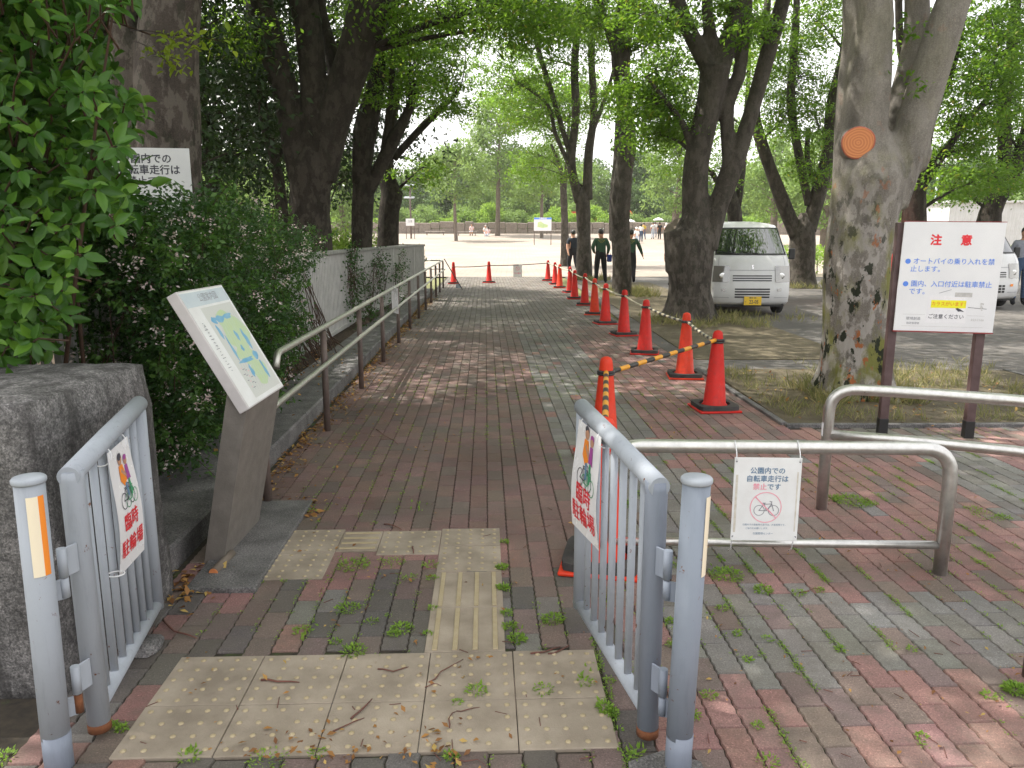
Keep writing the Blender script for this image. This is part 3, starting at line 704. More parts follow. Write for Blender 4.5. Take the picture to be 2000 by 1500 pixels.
mb = MB(); mb.box(p_ + V((.035, 0, .66)), (.004, .24, .34), 0, Matrix.Rotation(.5, 3, 'Z'), .001); mb.build('sheet', M['paper'], t, True)
mb = MB(); F = Face(p_ + V((.0372, 0, .66)), Matrix.Rotation(.5, 3, 'Z') @ V((0, 1, 0)), UPZ)
F.text(mb, '駐輪禁止', 0, -.08, .05, 0, .001); mb.build('lettering', M['red'], t, True)
mb = MB(); mb.tube([p_ + V((.02, .0, .82)), p_ + V((.045, .01, .84)), p_ + V((0, .02, .85))], .003, 6); mb.build('cable_tie', M['tie'], t, True)

# ------------------------------------------------------------------ picket fence behind the bed
t = thing('picket_fence', 'long weathered white slat fence with concrete cap behind the shrubs', 'fence', (-2.5, 6, .08))
from mathutils.geometry import interpolate_bezier
fp = [(-3.3, 3.05), (-2.56, 3.5), (-2.38, 4.6), (-2.42, 6.4), (-2.56, 9), (-2.66, 13), (-2.62, 17), (-2.42, 20.3), (-2.36, 20.8), (-3.6, 21.3)]
def walk(pts, step):
    out = []; carry = 0
    for a, b in zip(pts, pts[1:]):
        a, b = V((*a, 0)), V((*b, 0)); L = (b - a).length; d = (b - a) / L; u = carry
        while u < L: out.append((a + d * u, math.atan2(d.y, d.x))); u += step
        carry = u - L
    return out
mb = MB()
for p, a in walk(fp, .10): mb.box(p + V((0, 0, .68)), (.030, .042, 1.14), 0, Matrix.Rotation(a, 3, 'Z'))
mb.build('slats', M['fence'], t, True)
mb = MB(); pv = [V((*p, 1.275)) for p in fp]
for a, b in zip(pv, pv[1:]): mb.bar(a, b, .10, .05, 0, bev=.008)
mb.build('cap', M['fencecap'], t, True)
mb = MB()
for a, b in zip(pv, pv[1:]): mb.bar(a - UPZ * 1.155, b - UPZ * 1.155, .08, .06, 0, bev=.006)
mb.build('bottom_rail', M['fence'], t, True)
for p, a in walk(fp, 2.4)[:9]:
    mb = MB(); mb.box(p + V((0, 0, .67)), (.085, .075, 1.20), 0, Matrix.Rotation(a, 3, 'Z'), .004); mb.build('post', M['fence'], t, True)

# ------------------------------------------------------------------ steel barriers, right
def barrier(label, pts, zt, zl, leg_r, low_r, ends=(True, True)):
    A, B = V((*pts[0], 0)), V((*pts[-1], 0)); t = thing('steel_barrier', label, 'barrier', (A + B) / 2, 0, 'steel hoop barriers by the entrance')
    P = [V((*p, zt)) for p in pts]
    arc = []
    if ends[0]: arc += [A + UPZ * -.03, A + UPZ * zt]
    else: arc += [P[0]]
    arc += P[1:-1]
    arc += [B + UPZ * zt] + ([B + UPZ * -.03] if ends[1] else [])
    mb = MB(); mb.tube(bend(arc, .14, 8), leg_r, 22); mb.build('hoop', M['steel'], t, True)
    mb = MB(); mb.tube([V((*p, zl)) for p in pts], low_r, 16); mb.build('lower_rail', M['steel'], t, True)
    return t
barrier('steel hoop barrier hung with the faded bicycle ban sign', [(.44, 3.31), (1.2, 3.285), (1.94, 3.26)], .585, .135, .0305, .019)
barrier('taller curved steel barrier running out of the frame at right', [(1.735, 4.10), (2.1, 3.98), (2.55, 3.77), (3.0, 3.45), (3.4, 3.05)], .69, .43, .0305, .0285)
mb = MB(); mb.box((1.7045, 4.098, .46), (.004, .016, .075), 0, None, .001); mb.build('sticker', M['paper'], [o for o in COL.objects if o.name.startswith('steel_barrier')][-1], True)
t = thing('barrier_post', 'dark brown barrier leg cut off by the right frame edge', 'barrier', (1.79, 2.42, 0))
mb = MB(); mb.tube(bend([V((1.80, 2.42, -.03)), V((1.80, 2.42, .55)), V((3.0, 2.3, .55))], .14, 8), .0305, 20); mb.build('hoop', M['railpost'], t, True)
# faded sign on the barrier
TL, TR, BR, BL = [AT(x, y, 3.215) for x, y in ((1435, 893), (1567, 893), (1553, 1055), (1425, 1052))]
BL.y -= .015; BR.y -= .015
c = (TL + TR + BR + BL) / 4; X_ = (TR - TL + BR - BL).normalized(); Y_ = ((TL - BL) + (TR - BR)); Y_ = (Y_ - X_ * Y_.dot(X_)).normalized()
t = thing('barrier_sign', 'faded white bicycle ban sign tied to the steel hoop barrier', 'sign', (c.x, c.y, .13))
W2, H2 = (TR - TL).length, (TL - BL).length; nrm = X_.cross(Y_)
Rm = Matrix((X_, Y_, nrm)).transposed()
mb = MB(); mb.box(c, (W2, H2, .004), 0, Rm, .001); mb.build('plate', M['oldpaper'], t, True)
F = Face(c + nrm * .002, X_, Y_); k = W2 / .285
mb = MB(); F.text(mb, '公園内での', 0, .124 * k, .030 * k, 0, .0006); F.text(mb, '自転車走行は', 0, .089 * k, .030 * k, 0, .0006); F.text(mb, 'です', .030 * k, .054 * k, .030 * k, 0, .0006)
F.text(mb, '公園内での自転車の走行は、大変危険です。', .0, -.112 * k, .0095 * k); F.text(mb, 'ご協力をお願いします。', -.03 * k, -.128 * k, .0095 * k); F.text(mb, '公園管理センター', -.005 * k, -.151 * k, .011 * k)
mb.build('lettering', M['navy'], t, True)
mb = MB(); F.text(mb, '禁止', -.030 * k, .054 * k, .030 * k, 0, .0006); F.ring(mb, .0, -.035 * k, .066 * k, .004 * k, 0); F.line(mb, (-.047 * k, .012 * k), (.047 * k, -.082 * k), .005 * k, 0, .0016)
mb.build('ban_ring', M['pink'], t, True)
mb = MB(); F.bike(mb, .003 * k, -.048 * k, .085 * k, 0, .0013); mb.build('bicycle_symbol', M['greyink'], t, True)
old_tape = mat('old_tape', (.55, .50, .42), (.70, .68, .62), 40, .6)
for a_ in ((-.129 * k, -.02, .010, .26), (.128 * k, -.01, .006, .27)):
    mb = MB(); F.rect(mb, *a_, 0, .0008); mb.build('tape_strip', old_tape, t, True)
for a in (-1, 1):
    for b in (-1, 1): mb = MB(); F.disc(mb, a * .134 * k, b * .165 * k, .004, 0, .001); mb.build('eyelet', M['ink'], t, True)
for a, b, z0 in ((-.134, .165, .61), (.134, .165, .61), (-.132, -.165, .11), (.132, -.165, .11)):
    q = F.P(a * k, b * k, .002); tgt = V((q.x + .004, 3.29, z0))
    mb = MB(); mb.tube([q, V((q.x, 3.22, (q.z + z0) / 2)), V((q.x + .003, 3.232, z0 - (.03 if b > 0 else -.02))), V((q.x + .004, 3.27, z0 + (.01 if b > 0 else -.005)))], .0024, 6); mb.build('cable_tie', M['tie'], t, True)

# ------------------------------------------------------------------ large caution sign
TL, TR, BR, BL = AT(1765, 433, 5.70), AT(1963, 435, 5.60), AT(1941, 650, 5.60), AT(1746, 645, 5.70)
c = (TL + TR + BR + BL) / 4; X_ = (TR - TL + BR - BL); X_.normalize(); Y_ = UPZ.copy(); Y_ = (Y_ - X_ * Y_.dot(X_)).normalized(); nrm = X_.cross(Y_)
W2, H2 = ((TR - TL).length + (BR - BL).length) / 2, ((TL - BL).length + (TR - BR).length) / 2
t = thing('caution_sign', 'large white caution sign with red and blue Japanese text on two posts', 'sign', (c.x, c.y, 0))
Rm = Matrix((X_, Y_, nrm)).transposed()
mb = MB(); mb.box(c, (W2, H2, .012), 0, Rm, .002); mb.build('panel', M['board'], t, True)
mb = MB()
for s_ in (-1, 1): mb.box(c + Y_ * (s_ * (H2 / 2 + .004)) - nrm * .004, (W2 + .004, .009 if s_ < 0 else .005, .022), 0, Rm)
mb.build('edge_frame', mat('dark_red_edge', (.30, .025, .03), (.22, .04, .04), 8, .5), t, True)
for s_, x in ((-1, 1727), (1, 1898)):
    q = c + X_ * (s_ * (W2 / 2 - (.0 if s_ < 0 else .07))) - nrm * .055
    q2 = V((q.x - .0, q.y, 0)); mb = MB(); mb.box((q2.x, q2.y, (c.z + H2 / 2) / 2 - .02), (.062, .062, c.z + H2 / 2 + .04), 0, Rm.copy() if False else Matrix.Rotation(math.atan2(X_.y, X_.x), 3, 'Z'), .004); mb.build('post', M['signpost'], t, True)
    mb = MB(); mb.box((q2.x, q2.y, .06), (.068, .068, .14), 0, Matrix.Rotation(math.atan2(X_.y, X_.x), 3, 'Z'), .004); mb.build('post_foot', M['black'], t, True)
F = Face(c + nrm * .006, X_, Y_); u = W2 / .755
mb = MB(); F.text(mb, '注', -.128 * u, .29 * u, .088 * u, 0, .0032); mb.build('heading_letter', M['red'], t, True)
mb = MB(); F.text(mb, '意', .098 * u, .29 * u, .088 * u, 0, .0032); mb.build('heading_letter', M['red'], t, True)
mb = MB()
for y, a, b_ in ((.125, 'オートバイの乗り入れを禁', '止します。'), (-.055, '園内、入口付近は駐車禁止', 'です。')):
    F.disc(mb, -.322 * u, y * u, .021 * u); F.text(mb, a, .022 * u, y * u, .053 * u, 0, .0004, .96)
    F.text(mb, b_, (-.170 if len(b_) > 3 else -.215) * u, (y - .062) * u, .054 * u, 0, .0003, .96)
    mb.build('blue_lettering', M['blue'], t, True); mb = MB()
mb = MB(); F.rect(mb, .01 * u, -.255 * u, .30 * u, .22 * u, 0, .0008); mb.build('paper_sticker', M['paper'], t, True)
mb = MB(); F.rect(mb, .02 * u, -.212 * u, .265 * u, .062 * u, 0, .0013); mb.build('yellow_band', M['yellow'], t, True)
mb = MB(); F.text(mb, 'カラスがいます！', .03 * u, -.212 * u, .036 * u, 0, .0002, .98, .0017)
F.poly(mb, [(.075 * u, -.246 * u), (.09 * u, -.240 * u), (.115 * u, -.252 * u), (.145 * u, -.272 * u), (.118 * u, -.268 * u), (.098 * u, -.270 * u)], 1, .0019)
F.text(mb, 'ご注意ください', .01 * u, -.315 * u, .040 * u, 1, .0004, .98, .0017)
F.line(mb, (.17 * u, -.235 * u), (.31 * u, -.245 * u), .003, 1, .0014); F.line(mb, (-.06 * u, -.125 * u), (.03 * u, -.095 * u), .003, 2, .0014)
F.text(mb, '環境創造', -.235 * u, -.335 * u, .028 * u, 2, 0, 1, .0014); F.text(mb, '指定管理者', -.235 * u, -.372 * u, .020 * u, 2, 0, 1, .0014); F.text(mb, '353-1166', .25 * u, -.335 * u, .026 * u, 3, 0, 1, .0014)
F.line(mb, (-.32 * u, -.30 * u), (-.15 * u, -.30 * u), .0016, 3, .0013); F.line(mb, (-.32 * u, -.395 * u), (.30 * u, -.395 * u), .0016, 3, .0013); F.line(mb, (.17 * u, -.30 * u), (.30 * u, -.302 * u), .0016, 3, .0013)
for i in range(22): F.rect(mb, (.27 + .012 * rnd.uniform(-1, 1)) * u, (-.20 - .055 * rnd.random()) * u, .008, .006, 3, .0013 + i * 1e-5)
F.rect(mb, .125 * u, -.135 * u, .13 * u, .035 * u, 3, .0012)
mb.build('sticker_lettering', [mat('orange_red_print', (.75, .16, .02), None, rough=.5), M['ink'], M['greyink'], mat('light_grey_print', (.45, .44, .43), (.6, .58, .56), 50, .5)], t, True)

# ------------------------------------------------------------------ half hidden sign behind the left shrub
TR = AT(369, 290, 6.3); W2, H2 = .66, .60
X_ = V((1, .12, 0)).normalized(); c = TR - X_ * (W2 / 2) - UPZ * (H2 / 2); nrm = X_.cross(UPZ); Rm = Matrix((X_, UPZ, nrm)).transposed()
t = thing('bicycle_sign', 'white bicycle sign half hidden by the glossy shrub, before a thick trunk', 'sign', (c.x, c.y, .1))
mb = MB(); mb.box(c, (W2, H2, .012), 0, Rm, .002); mb.build('panel', M['board'], t, True)
for s_ in (-1, 1):
    q = c + X_ * (s_ * .24) - nrm * .035; mb = MB(); mb.box((q.x, q.y, (c.z + .3) / 2), (.05, .05, c.z + .3), 0, Matrix.Rotation(math.atan2(X_.y, X_.x), 3, 'Z'), .004); mb.build('post', M['signpost'], t, True)
F = Face(c + nrm * .006, X_, UPZ); mb = MB()
F.text(mb, '公園内での', .0, .215, .078, 0, .0015); F.text(mb, '自転車走行は', .02, .13, .078, 0, .0015); F.text(mb, '禁止です', .0, .045, .078, 0, .0008)
mb.build('lettering', M['ink'], t, True)

# ------------------------------------------------------------------ traffic cones and the bars between them
def make_cone(cm, name_lbl):
    t = thing('traffic_cone', name_lbl, 'traffic cone', (0, 0, 0), 0, 'red traffic cones closing off the path')
    mb = MB(); mb.lathe((0, 0, 0), [(.118, .018), (.112, .045), (.098, .06), (.044, .655), (.042, .672), (.034, .690), (.016, .70)], 28)
    mb.build('cone_body', cm, t)
    mb = MB(); mb.box((0, 0, .010), (.37, .37, .020), 0, None, .008); mb.build('base_plate', cm, t)
    mb = MB(); P = []; n = 28                                   # rubber weight: square with a round hole
    for z in (.0215, .058):
        for r_, sq in ((.135, False), (1, True)):
            for i in range(n):
                a = 2 * PI * i / n + PI / 4
                if sq:
                    k = .175 / max(abs(math.cos(a)), abs(math.sin(a))); k = min(k, .228); P.append((k * math.cos(a), k * math.sin(a), z))
                else: P.append((r_ * math.cos(a), r_ * math.sin(a), z))
    fs = []
    for i in range(n):
        j = (i + 1) % n; a0, b0, a1, b1 = 0, n, 2 * n, 3 * n
        fs += [(a1 + i, b1 + i, b1 + j, a1 + j), (a0 + i, a0 + j, b0 + j, b0 + i), (b0 + i, b0 + j, b1 + j, b1 + i), (a0 + j, a0 + i, a1 + i, a1 + j)]
    mb.add(P, fs); mb.build('rubber_weight', M['rubber'], t)
    return t
coneA = make_cone(M['cone'], ''); coneB = make_cone(M['cone2'], '')
cl = [  # photo pixel of base centre, orange?, label
    ((1180, 886), 1, 'nearest fully visible orange red cone, where the two striped bars meet behind the gate'),
    ((1176, 1092), 1, 'red cone hidden behind the right gate leaf, only its base showing'),
    ((1395, 795), 0, 'large bright red cone at the right end of the striped yellow bar'),
    ((1337, 733), 1, 'cone just left of and behind the large bright red end cone'),
    ((1259, 687), 0, 'cone in the row next to the thick forked trunk with a sawn side limb'),
    ((1218, 652), 0, 'cone with a wide black weight, third beyond the striped yellow bar'),
    ((1182, 630), 0, 'cone touching the orange one in the middle of the row'),
    ((1161, 612), 1, 'bright orange cone overlapped by its neighbour in the middle of the row'),
    ((1142, 594), 0, 'cone in the row right below the feet of the man in dark green'),
    ((1122, 582), 0, 'cone standing before the base of the path side trunk'),
    ((1113, 570), 0, 'cone close left of the path side trunk base'),
    ((1093, 561), 1, 'orange tinted cone third from the far end of the row'),
    ((1084, 554), 0, 'cone second from the far end of the row'),
    ((1070, 547), 0, 'farthest cone of the row, at the right end of the rope across the path'),
    ((955, 551), 0, 'lone cone in the middle of the path under the far rope'),
    ((886, 553), 0, 'cone at the left end of the far rope, beside the handrail')]
CP = []
for i, ((x, y), oc, lb) in enumerate(cl):
    g = G(x, y, .02); g.z = .001; CP.append(g)
    c_ = (coneB if oc else coneA); rz = rnd.uniform(-.25, .25) if i > 2 else (.12, -.2, .1)[i]
    first = (oc and i == 0) or (not oc and i == 2)
    if first: c_.location = g; c_.rotation_euler = (0, 0, rz); c_['label'] = lb
    else:
        q = place(c_, g, rz, lb)
        if rnd.random() < .5: q.rotation_euler = (rnd.uniform(-.012, .012), rnd.uniform(-.012, .012), rz)
def cone_bar(i, j, label, mA, mB, zi=.61, zj=.61, r=.017, n=14, sag=0.0):
    a, b = CP[i] + UPZ * zi, CP[j] + UPZ * zj; d = (b - a); L = d.length; u = d / L
    t = thing('cone_bar', label, 'barrier bar', (a + b) / 2, 0, 'bars linking the traffic cones')
    def pt(k): return a + d * k - UPZ * (sag * 4 * k * (1 - k))
    e0 = .052 / L; mb = MB()
    for k in range(n):
        k0, k1 = e0 + (1 - 2 * e0) * k / n, e0 + (1 - 2 * e0) * (k + 1) / n
        mb.tube([pt(k0), pt((k0 + k1) / 2), pt(k1)], r, 10, k % 2, cap=(k in (0, n - 1)))
    mb.build('striped_tube', [mA, mB], t, True)
    for q in (a, b):
        mb = MB(); mb.tube([q + V((.052 * math.cos(x), .052 * math.sin(x), 0)) for x in [2 * PI * s_ / 20 for s_ in range(20)]], .009, 8, closed=True, flat=1.3); mb.build('end_ring', M['poleblack'], t, True)
cone_bar(0, 2, 'yellow and black striped bar sloping up to the large red end cone', M['poleblack'], M['poleyellow'], .585, .62)
cone_bar(1, 0, 'striped bar pointing at the camera in front of the nearest cone', M['poleblack'], M['poleyellow'], .60, .60)
seq = [2, 3, 4, 5, 6, 7, 8, 9, 10, 11, 12, 13]
bl = ['faded bar between the large red end cone and the cone behind it', 'black and white bar beside the trunk with a sawn side limb', 'faded bar right of the cone with a wide black weight', 'faded bar left of the cone with a wide black weight',
      'short sagging bar between the orange middle cone and its neighbour', 'pale bar rising from the orange middle cone towards the trunks', 'pale bar below the man in dark green', 'pale bar before the path side trunk', 'pale bar at the path side trunk base', 'short pale bar at the orange tinted far cone', 'farthest pale bar of the cone row']
for k, (i, j) in enumerate(zip(seq, seq[1:])):
    cone_bar(i, j, bl[k], M['polewhite'], M['poleblack'] if k < 2 else M['polewhite'], .60, .61, .015, 16 if k < 2 else 6, .02)
cone_bar(13, 14, 'right half of the thin dark rope across the far path', M['poleblack'], M['twig'], .60, .56, .014, 20, .02)
cone_bar(14, 15, 'left half of the thin dark rope across the far path', M['twig'], M['poleblack'], .56, .54, .014, 14, .02)
# sheet hanging on the far rope
q = (CP[13] + CP[14]) / 2 + V((-.05, -.02, .57)); t = thing('rope_notice', 'small pale notice hanging from the far rope', 'notice', (q.x, q.y, q.z - .42))
mb = MB(); mb.box(q - UPZ * .20, (.30, .004, .42), 0, None, .001); mb.build('sheet', M['oldpaper'], t, True)
mb = MB(); F = Face(q - UPZ * .20 + V((0, -.0025, 0)), (1, 0, 0), UPZ); F.text(mb, '立入禁止', 0, -.09, .06, 0, .002); F.ring(mb, 0, .07, .06, .014); F.line(mb, (-.04, .11), (.04, .03), .014); mb.build('lettering', M['pink'], t, True)
# thin prop pole leaning at the end of the handrail
e = xe + V((.05, -.1, 0)); t = thing('leaning_pole', 'thin dark pole leaning on the far end of the handrail', 'pole', (e.x + .5, e.y - .4, 0))
mb = MB(); mb.tube([e + V((.55, -.5, .01)), e + V((.0, .0, .86))], .014, 8); mb.build('pole_tube', M['poleblack'], t, True)
mb = MB(); mb.box(e + V((.42, -.35, .10)), (.13, .02, .12), 0, None, .004); mb.build('blue_tag', M['c_pale'], t, True)
# small loose things by the pedestal and the gate
g = G(418, 1128); t = thing('cut_branch', 'short sawn branch piece lying by the pedestal of the map board', 'branch', g)
mb = MB(); mb.tube([g + V((0, 0, .022)), g + V((.01, .20, .028))], [.022, .020], 14, 0, True, lambda i, j: .06 * math.sin(j * 2.1)); mb.build('branch_wood', M['barkfar'], t, True)
mb = MB(); mb.tube([g + V((-.0003, -.004, .022)), g + V((0, .001, .022))], .0205, 14); mb.build('sawn_end', M['cut'], t, True)
g = G(290, 1268); t = thing('loose_stone', 'pale loose stone on the ground by the gate leaf foot', 'stone', g)
bm = bmesh.new(); bmesh.ops.create_icosphere(bm, subdivisions=3, radius=1)
for v in bm.verts: v.co = V((v.co.x * .055, v.co.y * .07, max(v.co.z, -.4) * .03)) * (1 + .25 * mn.noise(v.co * 1.7))
me = bpy.data.meshes.new('stone_lump'); bm.to_mesh(me); bm.free(); me.materials.append(M['kerbstone']); o = link('stone_lump', me, t); o.location = (0, 0, .012)
g = S(.30 + .19, 1.86); t = thing('concrete_footing', 'pale broken concrete footing around the right gate post', 'footing', g)
mb = MB(); mb.slab([(g.x - .10, g.y - .14), (g.x + .13, g.y - .16), (g.x + .12, g.y + .10), (g.x + .02, g.y + .15), (g.x - .09, g.y + .10)], -.02, .008); mb.build('footing_slab', M['kerbstone'], t, True)
# ------------------------------------------------------------------ small vans seen from the front
PRF = [(.07, .21, .69), (.012, .27, .725), (.0, .42, .735), (.012, .60, .738), (.035, .80, .735), (.07, .98, .725), (.13, 1.10, .71), (.16, 1.14, .70),
       (.56, 1.66, .615), (.64, 1.72, .60), (.80, 1.775, .575), (1.2, 1.80, .565), (2.8, 1.80, .565), (3.18, 1.74, .59), (3.30, 1.1, .71), (3.32, .6, .735), (3.30, .26, .725), (3.2, .21, .69)]
SS = [-1, -.93, -.8, -.45, 0, .45, .8, .93, 1]
def fy(z):
    pr = PRF[:10]
    for (y0, z0, w0), (y1, z1, w1) in zip(pr, pr[1:]):
        if z0 <= z <= z1: k = (z - z0) / (z1 - z0); return y0 + (y1 - y0) * k, w0 + (w1 - w0) * k
    return (pr[-1][0], pr[-1][2]) if z > 1 else (pr[0][0], pr[0][2])
def fpt(s, z, off=0.0):
    y, w_ = fy(z); return V((s * w_, y + .13 * abs(s) ** 3.5 - off, z + off * .3))
def fpatch(mb, s0, s1, z0, z1, off=.003, m=0, nx=6, nz=4, tap=0.0):
    vs = []; fs = []
    for j in range(nz + 1):
        z = z0 + (z1 - z0) * j / nz
        for i in range(nx + 1): 
            a = s0 + (s1 - s0) * i / nx
            vs.append(fpt(a * (1 - tap * j / nz), z, off))
    for j in range(nz):
        for i in range(nx): q = j * (nx + 1) + i; fs.append((q, q + 1, q + nx + 2, q + nx + 1))
    mb.add(vs, fs, m, True)
def small_van(name, label, cat, loc, rz, paint, plate_no, low=None, grid=False):
    t = thing(name, label, cat, loc, rz, 'vehicles parked under the trees')
    mb = MB(); vs = []; fs = []; ns = len(SS); npf = len(PRF)
    for i, (y, z, w_) in enumerate(PRF):
        for s in SS:
            k = abs(s) ** 3.5
            vs.append((s * w_, y + (.13 * k if i < 10 else -.08 * k if i > 13 else 0), z - (.06 * k if 8 <= i <= 13 else 0)))
    for i in range(npf):
        i2 = (i + 1) % npf
        for j in range(ns - 1): fs.append((i * ns + j, i * ns + j + 1, i2 * ns + j + 1, i2 * ns + j))
    mb.add(vs, fs, 0, True)
    b = len(vs)
    mb.f.append(tuple(i * ns for i in range(npf))); mb.m.append(0); mb.sm.append(False)
    mb.f.append(tuple(i * ns + ns - 1 for i in range(npf))[::-1]); mb.m.append(0); mb.sm.append(False)
    mb.build('body', paint, t)
    mb = MB(); fpatch(mb, -.955, .955, 1.155, 1.665, .004, 0, 12, 8); g_ = mb.build('windscreen', M['glass'], t)
    mb = MB()
    for z, h in ((1.15, .03), (1.652, .02)): fpatch(mb, -.965, .965, z, z + h, .006, 0, 12, 1)
    for s in (-1, 1): fpatch(mb, s * .925, s * .965, 1.155, 1.665, .006, 0, 1, 8)
    mb.build('window_seal', M['black'], g_)
    for s in (-.35, .25):
        mb = MB(); mb.tube([fpt(s, 1.165, .02), fpt(s - .25, 1.19, .022), fpt(s - .55, 1.215, .02)], .007, 6); mb.build('wiper', M['black'], g_)
    for s in (-1, 1):
        mb = MB(); fpatch(mb, s * .60, s * .995, .64, .945, .005, 0, 6, 4, .02); h_ = mb.build('headlight', M['lampglass'], t)
        mb = MB(); c = fpt(s * .76, .76, .0075); mb.lathe((0, 0, 0), [(.06, 0), (.055, .002), (.03, .003)], 16); mb.v = [tuple(c + V((p[0], -p[2], p[1]))) for p in mb.v]; mb.build('reflector', M['chrome'], h_)
        mb = MB(); fpatch(mb, s * .66, s * .76, .47, .52, .005, 0, 2, 1); mb.build('indicator', M['lampglass'] if not grid else M['orange'], t)
    mb = MB()
    for z in (.66, .705, .75): fpatch(mb, -.50, .50, z, z + .021, .004, 0, 8, 1)
    mb.build('upper_grille', M['black'], t)
    mb = MB()
    if grid:
        for z in (.34, .40, .46):
            for i in range(9): fpatch(mb, -.5 + i * .112, -.5 + i * .112 + .085, z, z + .042, .004, 0, 2, 1)
    else:
        for z in (.345, .395, .445, .495): fpatch(mb, -.44, .46, z, z + .027, .004, 0, 8, 1)
    mb.build('lower_grille', M['black'], t)
    mb = MB(); fpatch(mb, -.6, .6, .862, .870, .003, 0, 8, 1)
    for s in (-1, 1): fpatch(mb, s * .86, s * .867, .95, 1.13, .003, 0, 1, 4)
    for s in (-1, 1): fpatch(mb, s * .58, s * .97, .345, .352, .003, 0, 3, 1)
    mb.build('panel_gap', M['greyink'], t)
    if low:
        mb = MB(); fpatch(mb, -.99, .99, .235, .58, .006, 0, 14, 5); mb.build('bumper', low, t)
    mb = MB(); y0 = fpt(0, .30).y - .02; px_ = .02 if not grid else .0
    mb.box((px_, y0, .29), (.33, .008, .165), 0, None, .003); pl = mb.build('number_plate', M['plate'], t)
    F = Face((px_, y0 - .0045, .29), (1, 0, 0), UPZ); mb = MB(); F.text(mb, plate_no, .022, -.022, .098, 0, .0015, .78); F.text(mb, '横浜 480', 0, .055, .036, 0, .0006); F.text(mb, 'り', -.135, -.02, .036, 0, .0004); mb.build('lettering', M['ink'], pl)
    mb = MB(); c = fpt(0, .925, .006); F = Face(c, (1, 0, 0), (0, .15, 1)); F.text(mb, 'S', .0, .0, .085, 0, .004, 1.1); mb.build('emblem', M['chrome'], t)
    for s in (-1, 1):
        mb = MB(); c = V((s * .80, .42, 1.16)); mb.bar(c + V((-s * .12, .03, -.02)), c, .025, .025); mb.box(c + V((s * .025, 0, .01)), (.12, .07, .21), 0, None, .02); mb.build('mirror', M['black'], t)
        # side glass, door line
        mb = MB(); wq = lambda z: fy(z)[1] if z < 1.6 else .615
        pts = [(.42, 1.16), (1.25, 1.16), (1.25, 1.60), (.72, 1.60)]
        mb.add([(s * (fy(z)[1] + .004), y, z) for y, z in pts] + [(s * (fy(z)[1] + .004), y, z) for y, z in ((1.38, 1.16), (3.0, 1.16), (3.0, 1.58), (1.38, 1.58))], [(0, 1, 2, 3), (4, 5, 6, 7)]); mb.build('side_window', M['glass'], t)
        for wy in (.62, 2.85):
            mb = MB(); prof = [(.16, -.075), (.25, -.075), (.272, -.055), (.275, 0), (.272, .055), (.25, .075), (.16, .075)]
            mb.lathe((0, 0, 0), prof, 28); mb.v = [(s * .655 + p[2] * s, wy + p[0], .275 + p[1]) for p in mb.v]; wh = mb.build('wheel', M['rubber'], t)
            mb = MB(); mb.lathe((0, 0, 0), [(.175, .060), (.165, .078), (.14, .066), (.06, .070), (.055, .088), (.02, .09)], 20); mb.v = [(s * .655 + p[2] * s, wy + p[0], .275 + p[1]) for p in mb.v]; mb.build('rim', M['chrome'], wh)
            mb = MB(); n = 20; mb.add([(s * (.7385), wy + .33 * math.cos(PI * i / n), .21 + .37 * math.sin(PI * i / n)) for i in range(n + 1)], [tuple(range(n + 1))]); mb.build('wheel_arch', M['black'], t)
    mb = MB(); mb.box((0, 1.6, .24), (1.28, 2.9, .14)); mb.build('underbody', M['black'], t)
    return t
g = G(1466, 617); small_van('parked_van', 'white boxy van with yellow number plate 22-05 parked under the trees', 'van', (g.x, g.y, 0), math.radians(-3), M['carwhite'], '22-05')
g = G(1730, 606); small_van('parked_truck', 'red small truck with white bumper, almost hidden behind the mottled trunk and caution sign', 'truck', (g.x, g.y + .3, 0), math.radians(-25), M['carred'], '31-20', M['carwhite'])
g = G(1927, 604); small_van('parked_truck', 'white small truck partly hidden by the caution sign at right', 'truck', (g.x, g.y, 0), math.radians(4), M['carwhite'], '14-62', None, True)

